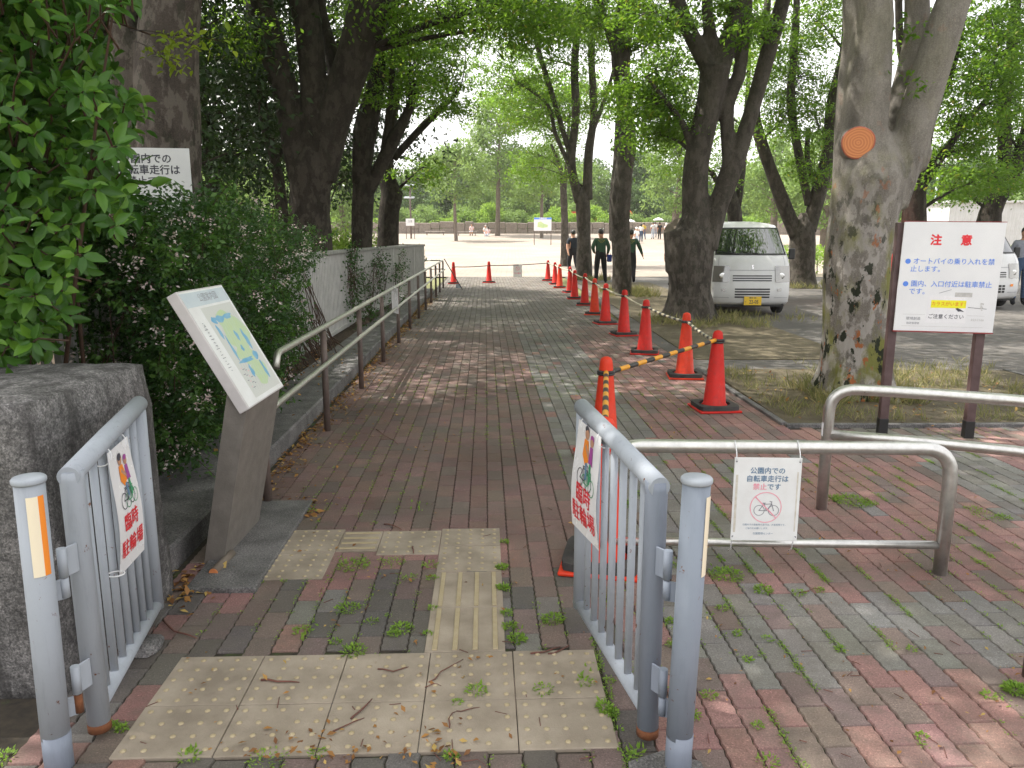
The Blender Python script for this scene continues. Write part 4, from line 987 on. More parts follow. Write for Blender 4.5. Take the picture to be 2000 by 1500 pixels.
# ------------------------------------------------------------------ people: one skinned body each
def person(label, loc, rz, top, legs, P=None, short=True, hair='short', H=1.7, group=None, bare_legs=False, hat=None, level=1):
    """built facing +Y (back to the camera at rz = 0); P overrides joints"""
    J = dict(pel=(0, 0, .93), wai=(0, .005, 1.06), che=(0, .0, 1.27), nek=(0, 0, 1.44), hd0=(0, .015, 1.52), hd1=(0, .025, 1.60), hd2=(0, .015, 1.675),
             shL=(-.17, 0, 1.40), elL=(-.235, -.02, 1.13), wrL=(-.25, .05, .90), haL=(-.25, .07, .83), shR=(.17, 0, 1.40), elR=(.235, -.02, 1.13), wrR=(.25, .05, .90), haR=(.25, .07, .83),
             hiL=(-.09, 0, .88), knL=(-.10, .015, .49), anL=(-.105, -.02, .09), toL=(-.115, .13, .035), hiR=(.09, 0, .88), knR=(.10, .015, .49), anR=(.105, -.02, .09), toR=(.115, .13, .035))
    if P: J.update(P)
    Rr = dict(pel=(.155, .11), wai=(.142, .10), che=(.165, .115), nek=(.062, .06), hd0=(.07, .085), hd1=(.078, .098), hd2=(.05, .06), shL=(.07, .065), elL=(.05, .05), wrL=(.03, .03), haL=(.042, .026),
              hiL=(.098, .1), knL=(.066, .066), anL=(.045, .045), toL=(.045, .035))
    for k in list(Rr):
        if k.endswith('L'): Rr[k[:-1] + 'R'] = Rr[k]
    E = [('pel', 'wai'), ('wai', 'che'), ('che', 'nek'), ('nek', 'hd0'), ('hd0', 'hd1'), ('hd1', 'hd2')]
    for s in 'LR': E += [('che', 'sh' + s), ('sh' + s, 'el' + s), ('el' + s, 'wr' + s), ('wr' + s, 'ha' + s), ('pel', 'hi' + s), ('hi' + s, 'kn' + s), ('kn' + s, 'an' + s), ('an' + s, 'to' + s)]
    names = list(J); idx = {k: i for i, k in enumerate(names)}; vs = [V(J[k]) for k in names]; rs = [tuple(x * (1.16 if k[:2] in ('hd', 'ne') else 1.34) for x in Rr[k]) for k in names]; es = [(idx[a], idx[b]) for a, b in E]; reg = list(names)
    for s, sg in (('L', 1), ('R', -1)):                         # five fingers from each palm, thumb from its side
        h, wv = V(J['ha' + s]), V(J['wr' + s]); d = (h - wv).normalized(); side = V((0, 1, 0)); side = (side - d * side.dot(d)).normalized(); inn = d.cross(side)
        for q, ln in ((-.027, .055), (-.009, .068), (.009, .072), (.026, .064)):
            a = len(vs); vs += [h + d * .03 + side * q, h + d * (.03 + ln * .55) + side * q * 1.05 + inn * .006, h + d * (.03 + ln) + side * q + inn * .02]
            rs += [(.0105, .0105), (.0095, .0095), (.008, .008)]; es += [(idx['ha' + s], a), (a, a + 1), (a + 1, a + 2)]; reg += ['ha' + s] * 3
        a = len(vs); vs += [h + side * .042 + d * -.005, h + side * .062 + d * .035]; rs += [(.012, .012), (.009, .009)]; es += [(idx['ha' + s], a), (a, a + 1)]; reg += ['ha' + s] * 2
    a = len(vs); vs += [V(J['hd1']) + V((0, .112, -.012))]; rs += [(.012, .014)]; es += [(idx['hd1'], a)]; reg += ['hd1']   # nose
    for sx in (-1, 1):
        a = len(vs); vs += [V(J['hd1']) + V((sx * .086, -.005, -.005))]; rs += [(.012, .026)]; es += [(idx['hd1'], a)]; reg += ['hd1']   # ears
    k = H / 1.7
    me = bpy.data.meshes.new('sk'); me.from_pydata([tuple(v * k) for v in vs], es, [])
    o = bpy.data.objects.new('sk', me); COL.objects.link(o)
    md = o.modifiers.new('s', 'SKIN'); md.use_smooth_shade = True; md.branch_smoothing = .4
    for i, r in enumerate(rs): me.skin_vertices[0].data[i].radius = (r[0] * k, r[1] * k)
    me.skin_vertices[0].data[idx['pel']].use_root = True
    sd = o.modifiers.new('d', 'SUBSURF'); sd.levels = level
    dg = bpy.context.evaluated_depsgraph_get(); dg.update(); bmesh_ = bpy.data.meshes.new_from_object(o.evaluated_get(dg)); bpy.data.objects.remove(o)
    t = thing('person', label, 'person', loc, rz, group)
    bmesh_.name = 'body'; b = link('body', bmesh_, t)
    bmesh_.materials.clear()
    for m_ in (M['skin'], M[top], M[legs], M['c_black']): bmesh_.materials.append(m_)
    pts = np.array([tuple(v * k) for v in vs]); seg = np.array(es)
    A_, B_ = pts[seg[:, 0]], pts[seg[:, 1]]
    mi = []
    for p in bmesh_.polygons:
        c = np.array(p.center); ab = B_ - A_; tt = np.clip(((c - A_) * ab).sum(1) / np.maximum((ab * ab).sum(1), 1e-9), 0, 1)
        dd = np.linalg.norm(c - (A_ + ab * tt[:, None]), axis=1) ; i = int(dd.argmin()); ra, rb = reg[seg[i][0]], reg[seg[i][1]]; tq = tt[i]
        if 'to' in rb or (rb[:2] == 'an' and tq > .85): q = 3
        elif rb[:2] in ('hi', 'kn', 'an') or (ra == 'pel' and tq < .55): q = 0 if (bare_legs and rb[:2] == 'an' and tq > .1) else 2
        elif rb[:2] in ('hd',) or (rb == 'nek' and tq > .9) or ra[:2] == 'hd' or ra == 'nek': q = 0
        elif ra[:2] == 'ha' or rb[:2] == 'ha': q = 0
        elif rb[:2] == 'wr': q = 0 if (short or tq > .9) else 1
        elif rb[:2] == 'el': q = 0 if (short and tq > .72) else 1
        else: q = 1
        mi.append(q)
    bmesh_.polygons.foreach_set('material_index', mi)
    hd = V(J['hd1']) * k
    bm = bmesh.new(); bmesh.ops.create_uvsphere(bm, u_segments=18, v_segments=12, radius=1)
    for v in bm.verts:
        c = v.co; q = c.copy()
        if hair != 'long':
            if c.z < -.30 - .75 * max(0, -c.y): q.z = -.30 - .75 * max(0, -c.y)
            if c.y > .25 and c.z < .35: q.y = .25
        v.co = V((q.x * .094, q.y * .113 - .012, q.z * (.108 if hair != 'long' else (.11 if c.z > 0 else .24)) + .035)) * k + hd
    hm = bpy.data.meshes.new('hair'); bm.to_mesh(hm); bm.free(); hm.materials.append(M['hair'] if not hat else M[hat])
    for p in hm.polygons: p.use_smooth = True
    link('hair' if not hat else 'hat', hm, t)
    mb = MB()
    for sx in (-1, 1): mb.lathe(tuple(hd + V((sx * .032, .092, .012)) * k), [(.002, -.006), (.010, 0), (.002, .006)], 8)
    mb.build('eyes', M['hair'], t)
    return t, J, k
OFF = 'park staff standing among the path side trunks'
WK = dict(knL=(-.10, .16, .52), anL=(-.10, .06, .12), toL=(-.11, .2, .06), knR=(.10, -.06, .50), anR=(.10, -.30, .17), toR=(.115, -.2, .05), wrL=(-.25, -.12, .92), haL=(-.25, -.16, .85), wrR=(.26, .16, .95), haR=(.26, .2, .88))
g = G(1172, 552); t, J, k = person('man in dark green long sleeved shirt and black trousers seen from behind between two trunks', (g.x, g.y, 0), .05, 'c_green', 'c_black',
    dict(hd1=(0, .05, 1.59), hd2=(0, .04, 1.665), elL=(-.27, -.05, 1.14), wrL=(-.20, .10, .97), haL=(-.15, .15, .95), elR=(.26, -.04, 1.13), wrR=(.24, .08, .93), haR=(.22, .12, .87), knL=(-.12, .02, .49), anL=(-.14, -.02, .09), toL=(-.17, .12, .035), knR=(.13, .02, .49), anR=(.17, -.02, .09), toR=(.2, .12, .035)), False, 'short', 1.72, OFF, level=2)
def back_emblem(t, k, x=0.0):
    mb = MB(); F = Face(V((x, -.1265, 1.335)) * k, (1, 0, 0), (0, .05, 1)); F.ring(mb, 0, 0, .052, .014, 0, .004); F.line(mb, (-.02, -.02), (.02, .02), .016, 0, .004)
    for a in (-1, 1): F.poly(mb, [(a * .06, -.02), (a * .11, .02), (a * .10, .05), (a * .065, .02)], 0, .004)
    mb.build('back_emblem', mat('dull_gold_print', (.22, .20, .05), None, rough=.7), t)
back_emblem(t, k)
gb = V((g.x + .29, g.y - .02, .80)); tb = thing('shoulder_bag', 'blue bag at the side of the man in dark green', 'bag', gb)
mb = MB(); mb.box((0, .02, .0), (.16, .10, .24), 0, None, .03); mb.build('bag_body', M['bagblue'], tb)
mb = MB(); mb.tube([V((-.05, .02, .11)), V((-.03, .02, .17)), V((.02, .02, .17)), V((.05, .02, .11))], .007, 6); mb.build('strap', M['bagblue'], tb)
g = G(1232, 553); t, J, k = person('man in dark green shirt half hidden behind a trunk, right arm swinging out', (g.x, g.y + .2, 0), -.1, 'c_green', 'c_black',
    dict(WK, elR=(.29, -.02, 1.14), wrR=(.38, .04, .92), haR=(.40, .06, .85)), False, 'short', 1.70, OFF, level=2); back_emblem(t, k)
g = G(1119, 540); person('man in navy clothes stepping behind the path side trunk', (g.x + .05, g.y + .8, 0), .3, 'c_navy', 'c_black', dict(WK), True, 'short', 1.72, OFF)
g = G(1311, 560); person('person in dark red shirt hidden by the forked trunk, one arm showing', (g.x + .17, g.y + .5, 0), .1, 'c_red', 'c_black', dict(elL=(-.27, -.06, 1.14), wrL=(-.30, .0, .90), haL=(-.30, .02, .83)), False, 'short', 1.68, OFF)
g = G(1990, 600); person('person with black hair in grey shirt beside the white truck at right edge', (g.x + .35, g.y + .6, 0), PI * .9, 'c_grey', 'c_jean', None, True, 'short', 1.68)
# visitors far out on the plaza
fp_ = [(1222, 72, 'c_white', 'c_white', .3, 'visitor all in white walking under the left white parasol'), (1243, 61, 'c_white', 'c_pale', .5, 'visitor in white shirt and pale trousers striding across the plaza'), (1252, 74, 'c_white', 'c_jean', -.2, 'visitor in white top and dark jeans near the parasols'),
       (1257, 78, 'c_yellow', 'c_jean', .1, 'visitor in mustard yellow top near the parasols'), (1275, 80, 'c_white', 'c_pale', .2, 'visitor in white standing left of the right parasol'), (1279, 82, 'c_white', 'c_grey', PI, 'visitor in white facing the camera below the right parasol'),
       (1288, 79, 'c_black', 'c_black', .1, 'visitor all in black under the right white parasol'), (1301, 77, 'c_pink', 'c_white', .4, 'visitor in pale pink close left of the forked trunk')]
for i, (px, Y, a, b, rz, lb) in enumerate(fp_):
    q = AT(px, 460, Y); person(lb, (q.x, Y, gz(Y)), rz, a, b, dict(WK) if i % 2 else None, True, 'long' if i in (2, 5, 7) else 'short', 1.66, 'visitors on the plaza', hat='c_white' if i in (1, 7) else None)
def parasol(px, Y, label):
    q = AT(px, 460, Y); t = thing('parasol', label, 'parasol', (q.x, Y, gz(Y) + .95), 0, 'white parasols held by visitors')
    mb = MB(); mb.tube([(0, 0, 0), (0, 0, 1.25)], .012, 6); mb.build('shaft', M['chrome'], t)
    mb = MB(); mb.lathe((0, 0, 0), [(.56, .93), (.50, .99), (.36, 1.08), (.18, 1.15), (.02, 1.19), (.02, 1.18), (.36, 1.06), (.54, .93)], 16); mb.build('canopy', M['parasol'], t)
parasol(1229, 72.0, 'left white parasol above the group on the plaza'); parasol(1285, 79.3, 'right white parasol above the visitor in black')
SIT = dict(pel=(0, 0, .50), wai=(0, -.02, .63), che=(0, .02, .85), nek=(0, .05, 1.02), hd0=(0, .07, 1.10), hd1=(0, .09, 1.18), hd2=(0, .08, 1.255), shL=(-.17, .03, .98), elL=(-.24, .05, .72), wrL=(-.15, .28, .60), haL=(-.12, .33, .58), shR=(.17, .03, .98), elR=(.24, .05, .72), wrR=(.15, .28, .60), haR=(.12, .33, .58),
           hiL=(-.09, .02, .48), knL=(-.12, .42, .48), anL=(-.12, .40, .09), toL=(-.12, .54, .04), hiR=(.09, .02, .48), knR=(.12, .42, .48), anR=(.12, .40, .09), toR=(.12, .54, .04))
def bench(px, Y, label, wd=2.2):
    q = AT(px, 460, Y); t = thing('bench', label, 'bench', (q.x, Y, gz(Y)), 0, 'pale benches along the far stone wall')
    mb = MB()
    for i in range(3): mb.box((0, (i - 1) * .14, .42), (wd, .12, .05), 0, None, .008)
    mb.build('seat', M['benchwood'], t)
    for s in (-1, 1): mb = MB(); mb.box((s * wd * .42, 0, .2), (.07, .36, .40)); mb.build('leg', M['railpost'], t)
    return q
bench(850, 88, 'empty pale bench before the far stone wall, left of the slim plaza tree'); q = bench(912, 87, 'pale bench with one sitter before the far stone wall')
person('sitter in pale pink shirt on the far bench, elbows out', (q.x + .55, 86.9, gz(87)), PI - .1, 'c_pink', 'c_pale', dict(SIT), True, 'short', 1.7, 'visitors on the plaza', True)
q = AT(948, 460, 86); person('visitor in white crouching with a hat before the far wall', (q.x, 86, gz(86) - .12), PI + .2, 'c_white', 'c_pink', dict(SIT), True, 'short', 1.7, 'visitors on the plaza', hat='c_white')
q = AT(954, 460, 85.5); person('visitor in pale pink crouching close to the thick plaza tree', (q.x, 85.5, gz(85.5) - .2), PI - .4, 'c_pink', 'c_pale', dict(SIT), True, 'long', 1.6, 'visitors on the plaza')
bench(1085, 90, 'pale bench behind the plaza map board', 2.4)
# plaza map board, signpost lamp, stone wall, play frame, shed, lamp post
def panel_board(name, label, px, py0, py1, wpx, Y, header=True):
    a, b = AT(px - wpx / 2, py0, Y), AT(px + wpx / 2, py1, Y); t = thing(name, label, 'sign', (a.x * .5 + b.x * .5, Y, gz(Y)))
    cz = (a.z + b.z) / 2 - gz(Y); wd = b.x - a.x; ht = a.z - b.z
    mb = MB(); mb.box((0, 0, cz), (wd, .05, ht), 0, None, .01); mb.build('panel', M['board'], t)
    for s in (-1, 1): mb = MB(); mb.box((s * wd / 2 * .96, .05, (cz + ht / 2) / 2), (.07, .05, cz + ht / 2), 0, None, .008); mb.build('post', M['railpost'], t)
    F = Face((0, -.025, cz), (1, 0, 0), UPZ)
    if header:
        mb = MB(); F.rect(mb, 0, ht * .43, wd, ht * .13, 0, .004); mb.build('header', M['blue'], t)
        mb = MB(); F.text(mb, '公園案内図', 0, ht * .43, ht * .12, 0, .003, 1, .007); mb.build('lettering', M['board'], t)
        mb = MB(); F.poly(mb, [(-wd * .3, -ht * .2), (-wd * .28, ht * .15), (-wd * .1, ht * .2), (wd * .05, ht * .05), (wd * .3, -ht * .05), (wd * .28, -ht * .22), (0, -ht * .28)], 0, .004); mb.build('map_print', mat('pale_map_green', (.45, .62, .30), (.62, .70, .35), 4, .5), t)
    else:
        mb = MB(); F.text(mb, '注意', 0, ht * .1, ht * .35, 0, .003, 1, .004); mb.build('lettering', M['greyink'], t)
    return t
panel_board('plaza_map', 'white map board with blue header standing on the plaza', 1060, 425, 451, 34, 68)
panel_board('plaza_notice', 'small white notice board in front of the far wall at left, below the lamp', 801, 427, 441, 17, 80, False)
q = AT(803, 460, 80.6); t = thing('park_lamp', 'tall brown park lamp with two flat square heads, far left of the plaza', 'lamp', (q.x, 80.6, gz(80.6)))
z1, z2 = AT(800, 362, 80.6).z - gz(80.6), AT(800, 386, 80.6).z - gz(80.6)
mb = MB(); mb.tube([(0, 0, 0), (0, 0, z1)], .09, 10); mb.build('pole', M['railpost'], t)
for z in (z1, z2): mb = MB(); mb.box((-.1, 0, z), (1.05, .7, .14), 0, Matrix.Rotation(.12, 3, 'X'), .03); mb.build('lamp_head', M['solar'], t)
def stone_wall(label, x0, x1, Y, zb, ht, Y2=None):
    t = thing('stone_wall', label, 'wall', ((x0 + x1) / 2, Y, zb)); mb = MB(); r_ = random.Random(3); x = x0
    while x < x1:
        wd = r_.uniform(.7, 1.8); hs = [ht * r_.uniform(.55, 1.0)]
        yy = Y + ((Y2 - Y) * (x - x0) / (x1 - x0) if Y2 else 0); z = zb - .2
        n = 1 if r_.random() < .4 else 2
        for k in range(n):
            hh = (ht + .2) * (1 / n) * r_.uniform(.9, 1.05)
            mb.box((x + wd / 2, yy + r_.uniform(-.08, .08), z + hh / 2), (wd * .985, .8, hh * .98), 0, Matrix.Rotation(r_.uniform(-.04, .04), 3, 'Y'), .09); z += hh
        x += wd
    mb.build('stones', M['stonewall'], t, True); return t
stone_wall('long low brown stone wall along the far side of the plaza', -40, 26, 92, gz(92), 1.35)
stone_wall('stretch of brown stone wall beyond the white van at right', 26.2, 62, 91.8, gz(92) - .2, 1.5, 74)
q = AT(1142, 440, 100); t = thing('climbing_frame', 'red climbing frame far behind the stone wall', 'play frame', (q.x, 100, gz(100)))
zt = AT(1142, 413, 100).z - gz(100)
for x in (-1.4, 1.4): 
    mb = MB(); mb.box((x, 0, zt / 2), (.28, .28, zt)); mb.build('post', M['playred'], t)
mb = MB(); mb.box((0, 0, zt - .15), (3.6, .22, .26)); mb.box((0, 0, zt * .6), (2.5, .2, .2)); mb.build('beam', M['playred'], t)
q = AT(1234, 430, 100); t = thing('play_slide', 'orange red slide curve far behind the stone wall', 'slide', (q.x, 100, gz(100)))
mb = MB(); mb.tube([V((1.2, 0, .3)), V((.5, 0, 1.0)), V((.1, 0, 1.9)), V((-.5, 0, 2.6)), V((-1.2, 0, 2.9))], .32, 10, 0, True, None, False, True, .5); mb.build('chute', M['playred'], t)
for x, h in ((-1.1, 2.8), (.3, 1.3)): mb = MB(); mb.tube([(x, 0, 0), (x, 0, h)], .07, 8); mb.build('post', M['railpost'], t)
a, b = AT(1857, 398, 44), AT(2040, 478, 44); t = thing('storage_shed', 'pale corrugated metal shed behind the caution sign at right', 'shed', (a.x, 44, 0))
mb = MB(); n = 66; wd = 7.5; ht = a.z + .05; vs = []; fs = []
for i in range(n + 1):
    for z in (0, ht): vs.append((wd * i / n, .05 * (i % 2) - .0, z))
for i in range(n): fs.append((2 * i, 2 * i + 2, 2 * i + 3, 2 * i + 1))
mb.add(vs, fs); vs = []; fs = []
for i in range(41):
    for z in (0, ht): vs.append((-.05 * (i % 2), .02 + 5 * i / 40, z))
for i in range(40): fs.append((2 * i, 2 * i + 1, 2 * i + 3, 2 * i + 2))
mb.add(vs, fs); mb.build('wall', M['shed'], t)
mb = MB(); mb.box((wd / 2, 2.5, ht + .06), (wd + .3, 5.3, .12), 0, None, .02); mb.build('roof', M['shed'], t)
q = AT(1889, 395, 46); t = thing('thin_pole', 'thin grey pole rising behind the corrugated shed', 'pole', (q.x, 49.5, 0))
mb = MB(); mb.tube([(0, 0, 0), (0, 0, AT(1889, 345, 49.5).z)], .06, 8); mb.build('pole_tube', M['solar'], t)
mb = MB(); mb.tube([(0, 0, AT(1889, 345, 49.5).z - .02), (.35, 0, AT(1889, 345, 49.5).z + .08)], .05, 8); mb.build('lamp_arm', M['solar'], t)
# ------------------------------------------------------------------ foliage
def nrm_(a): return a / np.maximum(np.linalg.norm(a, axis=-1, keepdims=True), 1e-9)
def leaf_mesh(name, C, D, Nn, L, W, m, parent=None, shape='d', fold=.20, droop=.22, world=True):
    C = np.asarray(C, float); D = nrm_(np.asarray(D, float)); Nn = np.asarray(Nn, float); k = len(C)
    Nn = nrm_(Nn - D * (Nn * D).sum(1, keepdims=True)); Sd = np.cross(D, Nn); L = np.broadcast_to(L, (k,))[:, None]; W = np.broadcast_to(W, (k,))[:, None]
    if shape == 'd':
        P = np.stack([C, C + D * L * .45 + Sd * W * .5, C + D * L - Nn * L * droop, C + D * L * .45 - Sd * W * .5], 1); F = np.array([[0, 1, 2, 3]])
        loops = (np.arange(k)[:, None, None] * 4 + F[None]).reshape(-1); counts = np.full(k, 4)
    else:
        st = [(.0, 0), (.24, .36), (.54, .48), (.82, .28), (1, 0)]; rows = []
        for t_, w_ in st:
            mid = C + D * L * t_ - Nn * L * droop * t_ * t_
            rows.append(mid if w_ == 0 else (mid + Sd * W * w_ + Nn * W * fold, mid, mid - Sd * W * w_ + Nn * W * fold))
        P = np.stack([rows[0], *rows[1], *rows[2], *rows[3], rows[4]], 1)
        T4 = [(0, 1, 2), (0, 2, 3), (7, 10, 8), (8, 10, 9)]; Q = [(1, 4, 5, 2), (2, 5, 6, 3), (4, 7, 8, 5), (5, 8, 9, 6)]
        loops = np.concatenate([(np.arange(k)[:, None] * 11 + np.array(sum([list(f) for f in T4 + Q], []))[None]).reshape(-1)]); counts = np.tile([3, 3, 3, 3, 4, 4, 4, 4], k)
    P = P.reshape(-1, 3)
    if parent and world:
        Mi = np.array(WM[parent.name].inverted()); P = P @ Mi[:3, :3].T + Mi[:3, 3]
    me = bpy.data.meshes.new(name); me.vertices.add(len(P)); me.vertices.foreach_set('co', P.astype(np.float32).ravel())
    me.loops.add(len(loops)); me.loops.foreach_set('vertex_index', loops.astype(np.int32)); me.polygons.add(len(counts))
    me.polygons.foreach_set('loop_start', np.concatenate([[0], np.cumsum(counts)[:-1]]).astype(np.int32))
    me.update(calc_edges=True); me.materials.append(m)
    if shape != 'd': me.polygons.foreach_set('use_smooth', [True] * len(counts))
    return link(name, me, parent)
class Leaves:
    def __init__(s): s.C = []; s.D = []; s.N = []; s.L = []
    def spray(s, c, r, n, L, out=None, droop=.25, tilt=.45, thick=.09):
        """a flat layered spray of leaves, as zelkova carries them"""
        a = R.uniform(0, 2 * PI, n); q = np.sqrt(R.uniform(0, 1, n)) * r
        el = R.uniform(.55, 1.0); rot = R.uniform(0, PI)
        x, y = np.cos(a) * q, np.sin(a) * q * el; x, y = x * math.cos(rot) - y * math.sin(rot), x * math.sin(rot) + y * math.cos(rot)
        tx, ty = R.normal(0, .16, 2)
        P = np.stack([x, y, -droop * (q / r) ** 2 * r + R.normal(0, thick * r, n) + tx * x + ty * y], 1) + np.array(c)
        D = np.stack([np.cos(a), np.sin(a), np.full(n, -.25)], 1) + R.normal(0, .55, (n, 3)); Nn = np.array((0, 0, 1.0)) + R.normal(0, tilt, (n, 3))
        s.C.append(P); s.D.append(D); s.N.append(Nn); s.L.append(L * R.uniform(.65, 1.2, n))
    def clump(s, c, r, n, L, flat=.75):
        d = nrm_(R.normal(0, 1, (n, 3))); q = r * R.uniform(.45, 1.05, (n, 1))
        P = np.array(c) + d * q * np.array((1, 1, flat)); s.C.append(P)
        s.D.append(d + R.normal(0, .6, (n, 3))); s.N.append(d * .6 + np.array((0, 0, .7)) + R.normal(0, .5, (n, 3))); s.L.append(L * R.uniform(.6, 1.25, n))
    def whorl(s, c, ax, n, L, spread=.9):
        ax = np.array(ax) / np.linalg.norm(ax); a = R.uniform(0, 2 * PI) + np.arange(n) * 2.4 + R.normal(0, .5, n)
        u = nrm_(np.cross(ax, (0.3, .2, 1)) + 1e-6); v = np.cross(ax, u)
        rad = np.cos(a)[:, None] * u + np.sin(a)[:, None] * v; k = np.linspace(spread * .55, spread * 1.25, n)[:, None]
        D = rad * k + ax * (1.15 - k * .6); s.C.append(np.array(c) - ax * np.linspace(0, .05, n)[:, None] + nrm_(D) * .012)
        s.D.append(D + R.normal(0, .26, (n, 3)) + np.array((0, 0, -.12))); s.N.append(ax * 1.1 - rad * .5 + np.array((0, 0, .5)) + R.normal(0, .35, (n, 3))); s.L.append(L * R.uniform(.5, 1.2, n))
    def build(s, name, m, parent, wf=.5, shape='d', **k):
        L = np.concatenate(s.L); return leaf_mesh(name, np.concatenate(s.C), np.concatenate(s.D), np.concatenate(s.N), L, L * wf, m, parent, shape, **k)
def curve(a, b, sag=.15, n=5):
    a, b = V(a), V(b); d = b - a; m_ = a + d * .5 + UPZ * d.length * sag + V((rnd.gauss(0, .05), rnd.gauss(0, .05), 0)) * d.length
    return [a * (1 - t) ** 2 + m_ * (2 * t * (1 - t)) + b * t * t for t in [i / n for i in range(n + 1)]]
def tube_stem(mb, pts, rs, n=14, seed=0, m=0):
    ph = [rnd.uniform(0, 6) for _ in range(4)]
    # resample smoothly
    P = []; Q = []
    for i in range(len(pts) - 1):
        p0, p1, p2, p3 = pts[max(i - 1, 0)], pts[i], pts[i + 1], pts[min(i + 2, len(pts) - 1)]
        k = max(2, int((p2 - p1).length / .22))
        for j in range(k):
            t = j / k; a = .5 * ((2 * p1) + (p2 - p0) * t + (2 * p0 - 5 * p1 + 4 * p2 - p3) * t * t + (3 * p1 - p0 - 3 * p2 + p3) * t ** 3)
            P.append(a); Q.append(rs[i] * (1 - t) + rs[i + 1] * t)
    P.append(pts[-1]); Q.append(rs[-1])
    mb.tube(P, Q, n, m, True, lambda i, j: .045 * math.sin(j * 2 * PI * 2 / n + ph[0] + i * .35) + .035 * math.sin(j * 2 * PI * 3 / n + ph[1] - i * .22) + .03 * math.sin(i * .9 + ph[2]))
def tree(name, label, Y, stems, bark='bark', leaf='zelkova', ell=(), high=None, group='zelkova trees lining the path', vox=None, ext=4.0, L=.10, nl=60, rsp=.6, base=None, taper=.35):
    """stems: lists of (px, py, width px[, depth offset]) measured on the photo; carried on upward beyond the frame"""
    stems = [[(q[0], q[1], q[2], q[3] if len(q) > 3 else 0.0) for q in s] for s in stems]
    b0 = AT(stems[0][0][0], stems[0][0][1], Y); bz = gz(Y) if Y > 30 else 0.0; loc = V((b0.x, Y, bz))
    t = thing(name, label, 'tree', loc, 0, group)
    mb = MB(); tops = []; joints = []
    if len(stems) > 1 and stems[0][-1][1] > 60:           # the bole rounds off inside its fork
        q = stems[0][-1]; stems[0] += [(q[0] + .04 * q[2], q[1] - .38 * q[2], q[2] * .72, q[3]), (q[0] + .06 * q[2], q[1] - .75 * q[2], q[2] * .30, q[3])]
    for si, s in enumerate(stems):
        pts = [AT(q[0], q[1], Y + q[3]) for q in s]; rs = [q[2] / 2 / FPX * (Y + q[3]) for q in s]
        if si == 0 and pts[0].z > bz - .1:
            d0 = pts[0] - pts[1]; pts.insert(0, V((pts[0].x, pts[0].y, bz - .15))); rs.insert(0, rs[0] * (1.3 if pts[1].z > .3 else 1.1))
        if s[-1][1] < 5 and ext:
            d = (pts[-1] - pts[-2]).normalized(); dd = V((d.x, d.y, 0)); p = pts[-1]; r = rs[-1]
            for k in range(3):
                d = (d + V((rnd.gauss(0, .10), rnd.gauss(0, .12), .05)) + dd * .12).normalized(); p = p + d * ext / 3; r *= .72; pts.append(p); rs.append(r)
            tops.append((pts[-4:], rs[-4:]))
        joints += list(zip(pts[1:], rs[1:]))
        tube_stem(mb, pts, rs, 16 if vox else 12)
        if si == 0 and vox and base is not False:
            for q in range(5):
                a = q * 1.257 + rnd.uniform(-.3, .3); d = V((math.cos(a), math.sin(a), 0)); r = rs[1]; c_ = V((pts[0].x, pts[0].y, bz))
                tube_stem(mb, [c_ + d * r * 1.45 + UPZ * -.12, c_ + d * r * 1.0 + UPZ * .05, c_ + d * r * .68 + UPZ * .36, c_ + d * r * .5 + UPZ * .8], [r * .18, r * .26, r * .30, r * .2], 10)
    tr = mb.build('trunk', M[bark], t, True)
    if vox:
        md = tr.modifiers.new('r', 'REMESH'); md.mode = 'VOXEL'; md.voxel_size = vox; md.use_smooth_shade = True
        sm = tr.modifiers.new('s', 'SMOOTH'); sm.iterations = 5; sm.factor = .5
        dg = bpy.context.evaluated_depsgraph_get(); dg.update(); me = bpy.data.meshes.new_from_object(tr.evaluated_get(dg)); tr.modifiers.clear(); old = tr.data; tr.data = me; bpy.data.meshes.remove(old); me.name = 'trunk'
    lv = Leaves(); br = MB(); any_b = False
    for e in ell:
        px, py, rx, ry, n = e[:5]; lo, hi = e[5] if len(e) > 5 else (-1.2, 1.5)
        dmid = (lo + hi) / 2; cen = AT(px, py, Y + dmid)
        best = min(joints, key=lambda j: (j[0] - cen).length + max(0, j[0].z - cen.z + .4) * 2)
        limb = curve(best[0], cen, .08, 6); r0 = min(best[1] * .5, .05)
        br.tube(limb, [r0 * (1 - .75 * k / 6) for k in range(7)], 7); any_b = True
        for k in range(int(n * 1.5)):
            a = rnd.uniform(0, 2 * PI); q = math.sqrt(rnd.random()); c = AT(px + rx * q * math.cos(a), py + ry * q * math.sin(a), Y + rnd.uniform(lo, hi))
            near = min(limb[2:], key=lambda p: (p - c).length)
            br.tube(curve(near, c, .1, 3), [.012, .009, .006, .004], 5, cap=False)
            lv.spray(c, rsp * rnd.uniform(.7, 1.25), int(nl * 1.7 * rnd.uniform(.7, 1.3)), L)
    if high:  # unseen crown above the frame, added and thickened to shade the ground
        hc, hr, hn, hl = high[:4]; hc = V(hc); secs = []
        for k in range(14 if hn < 200 else 26):
            a = rnd.uniform(0, 2 * PI); q = rnd.uniform(.3, .8); c = hc + V((hr[0] * q * math.cos(a), hr[1] * q * math.sin(a), hr[2] * rnd.uniform(-.5, .5)))
            src, srs = rnd.choice(tops) if tops else ([joints[-1][0]], [joints[-1][1]]); i = rnd.randrange(len(src)); limb = curve(src[i], c, .06, 5); r0 = min(srs[i] * .6, .07)
            br.tube(limb, [r0 * (1 - .8 * k_ / 5) for k_ in range(6)], 6); any_b = True; secs.append(limb)
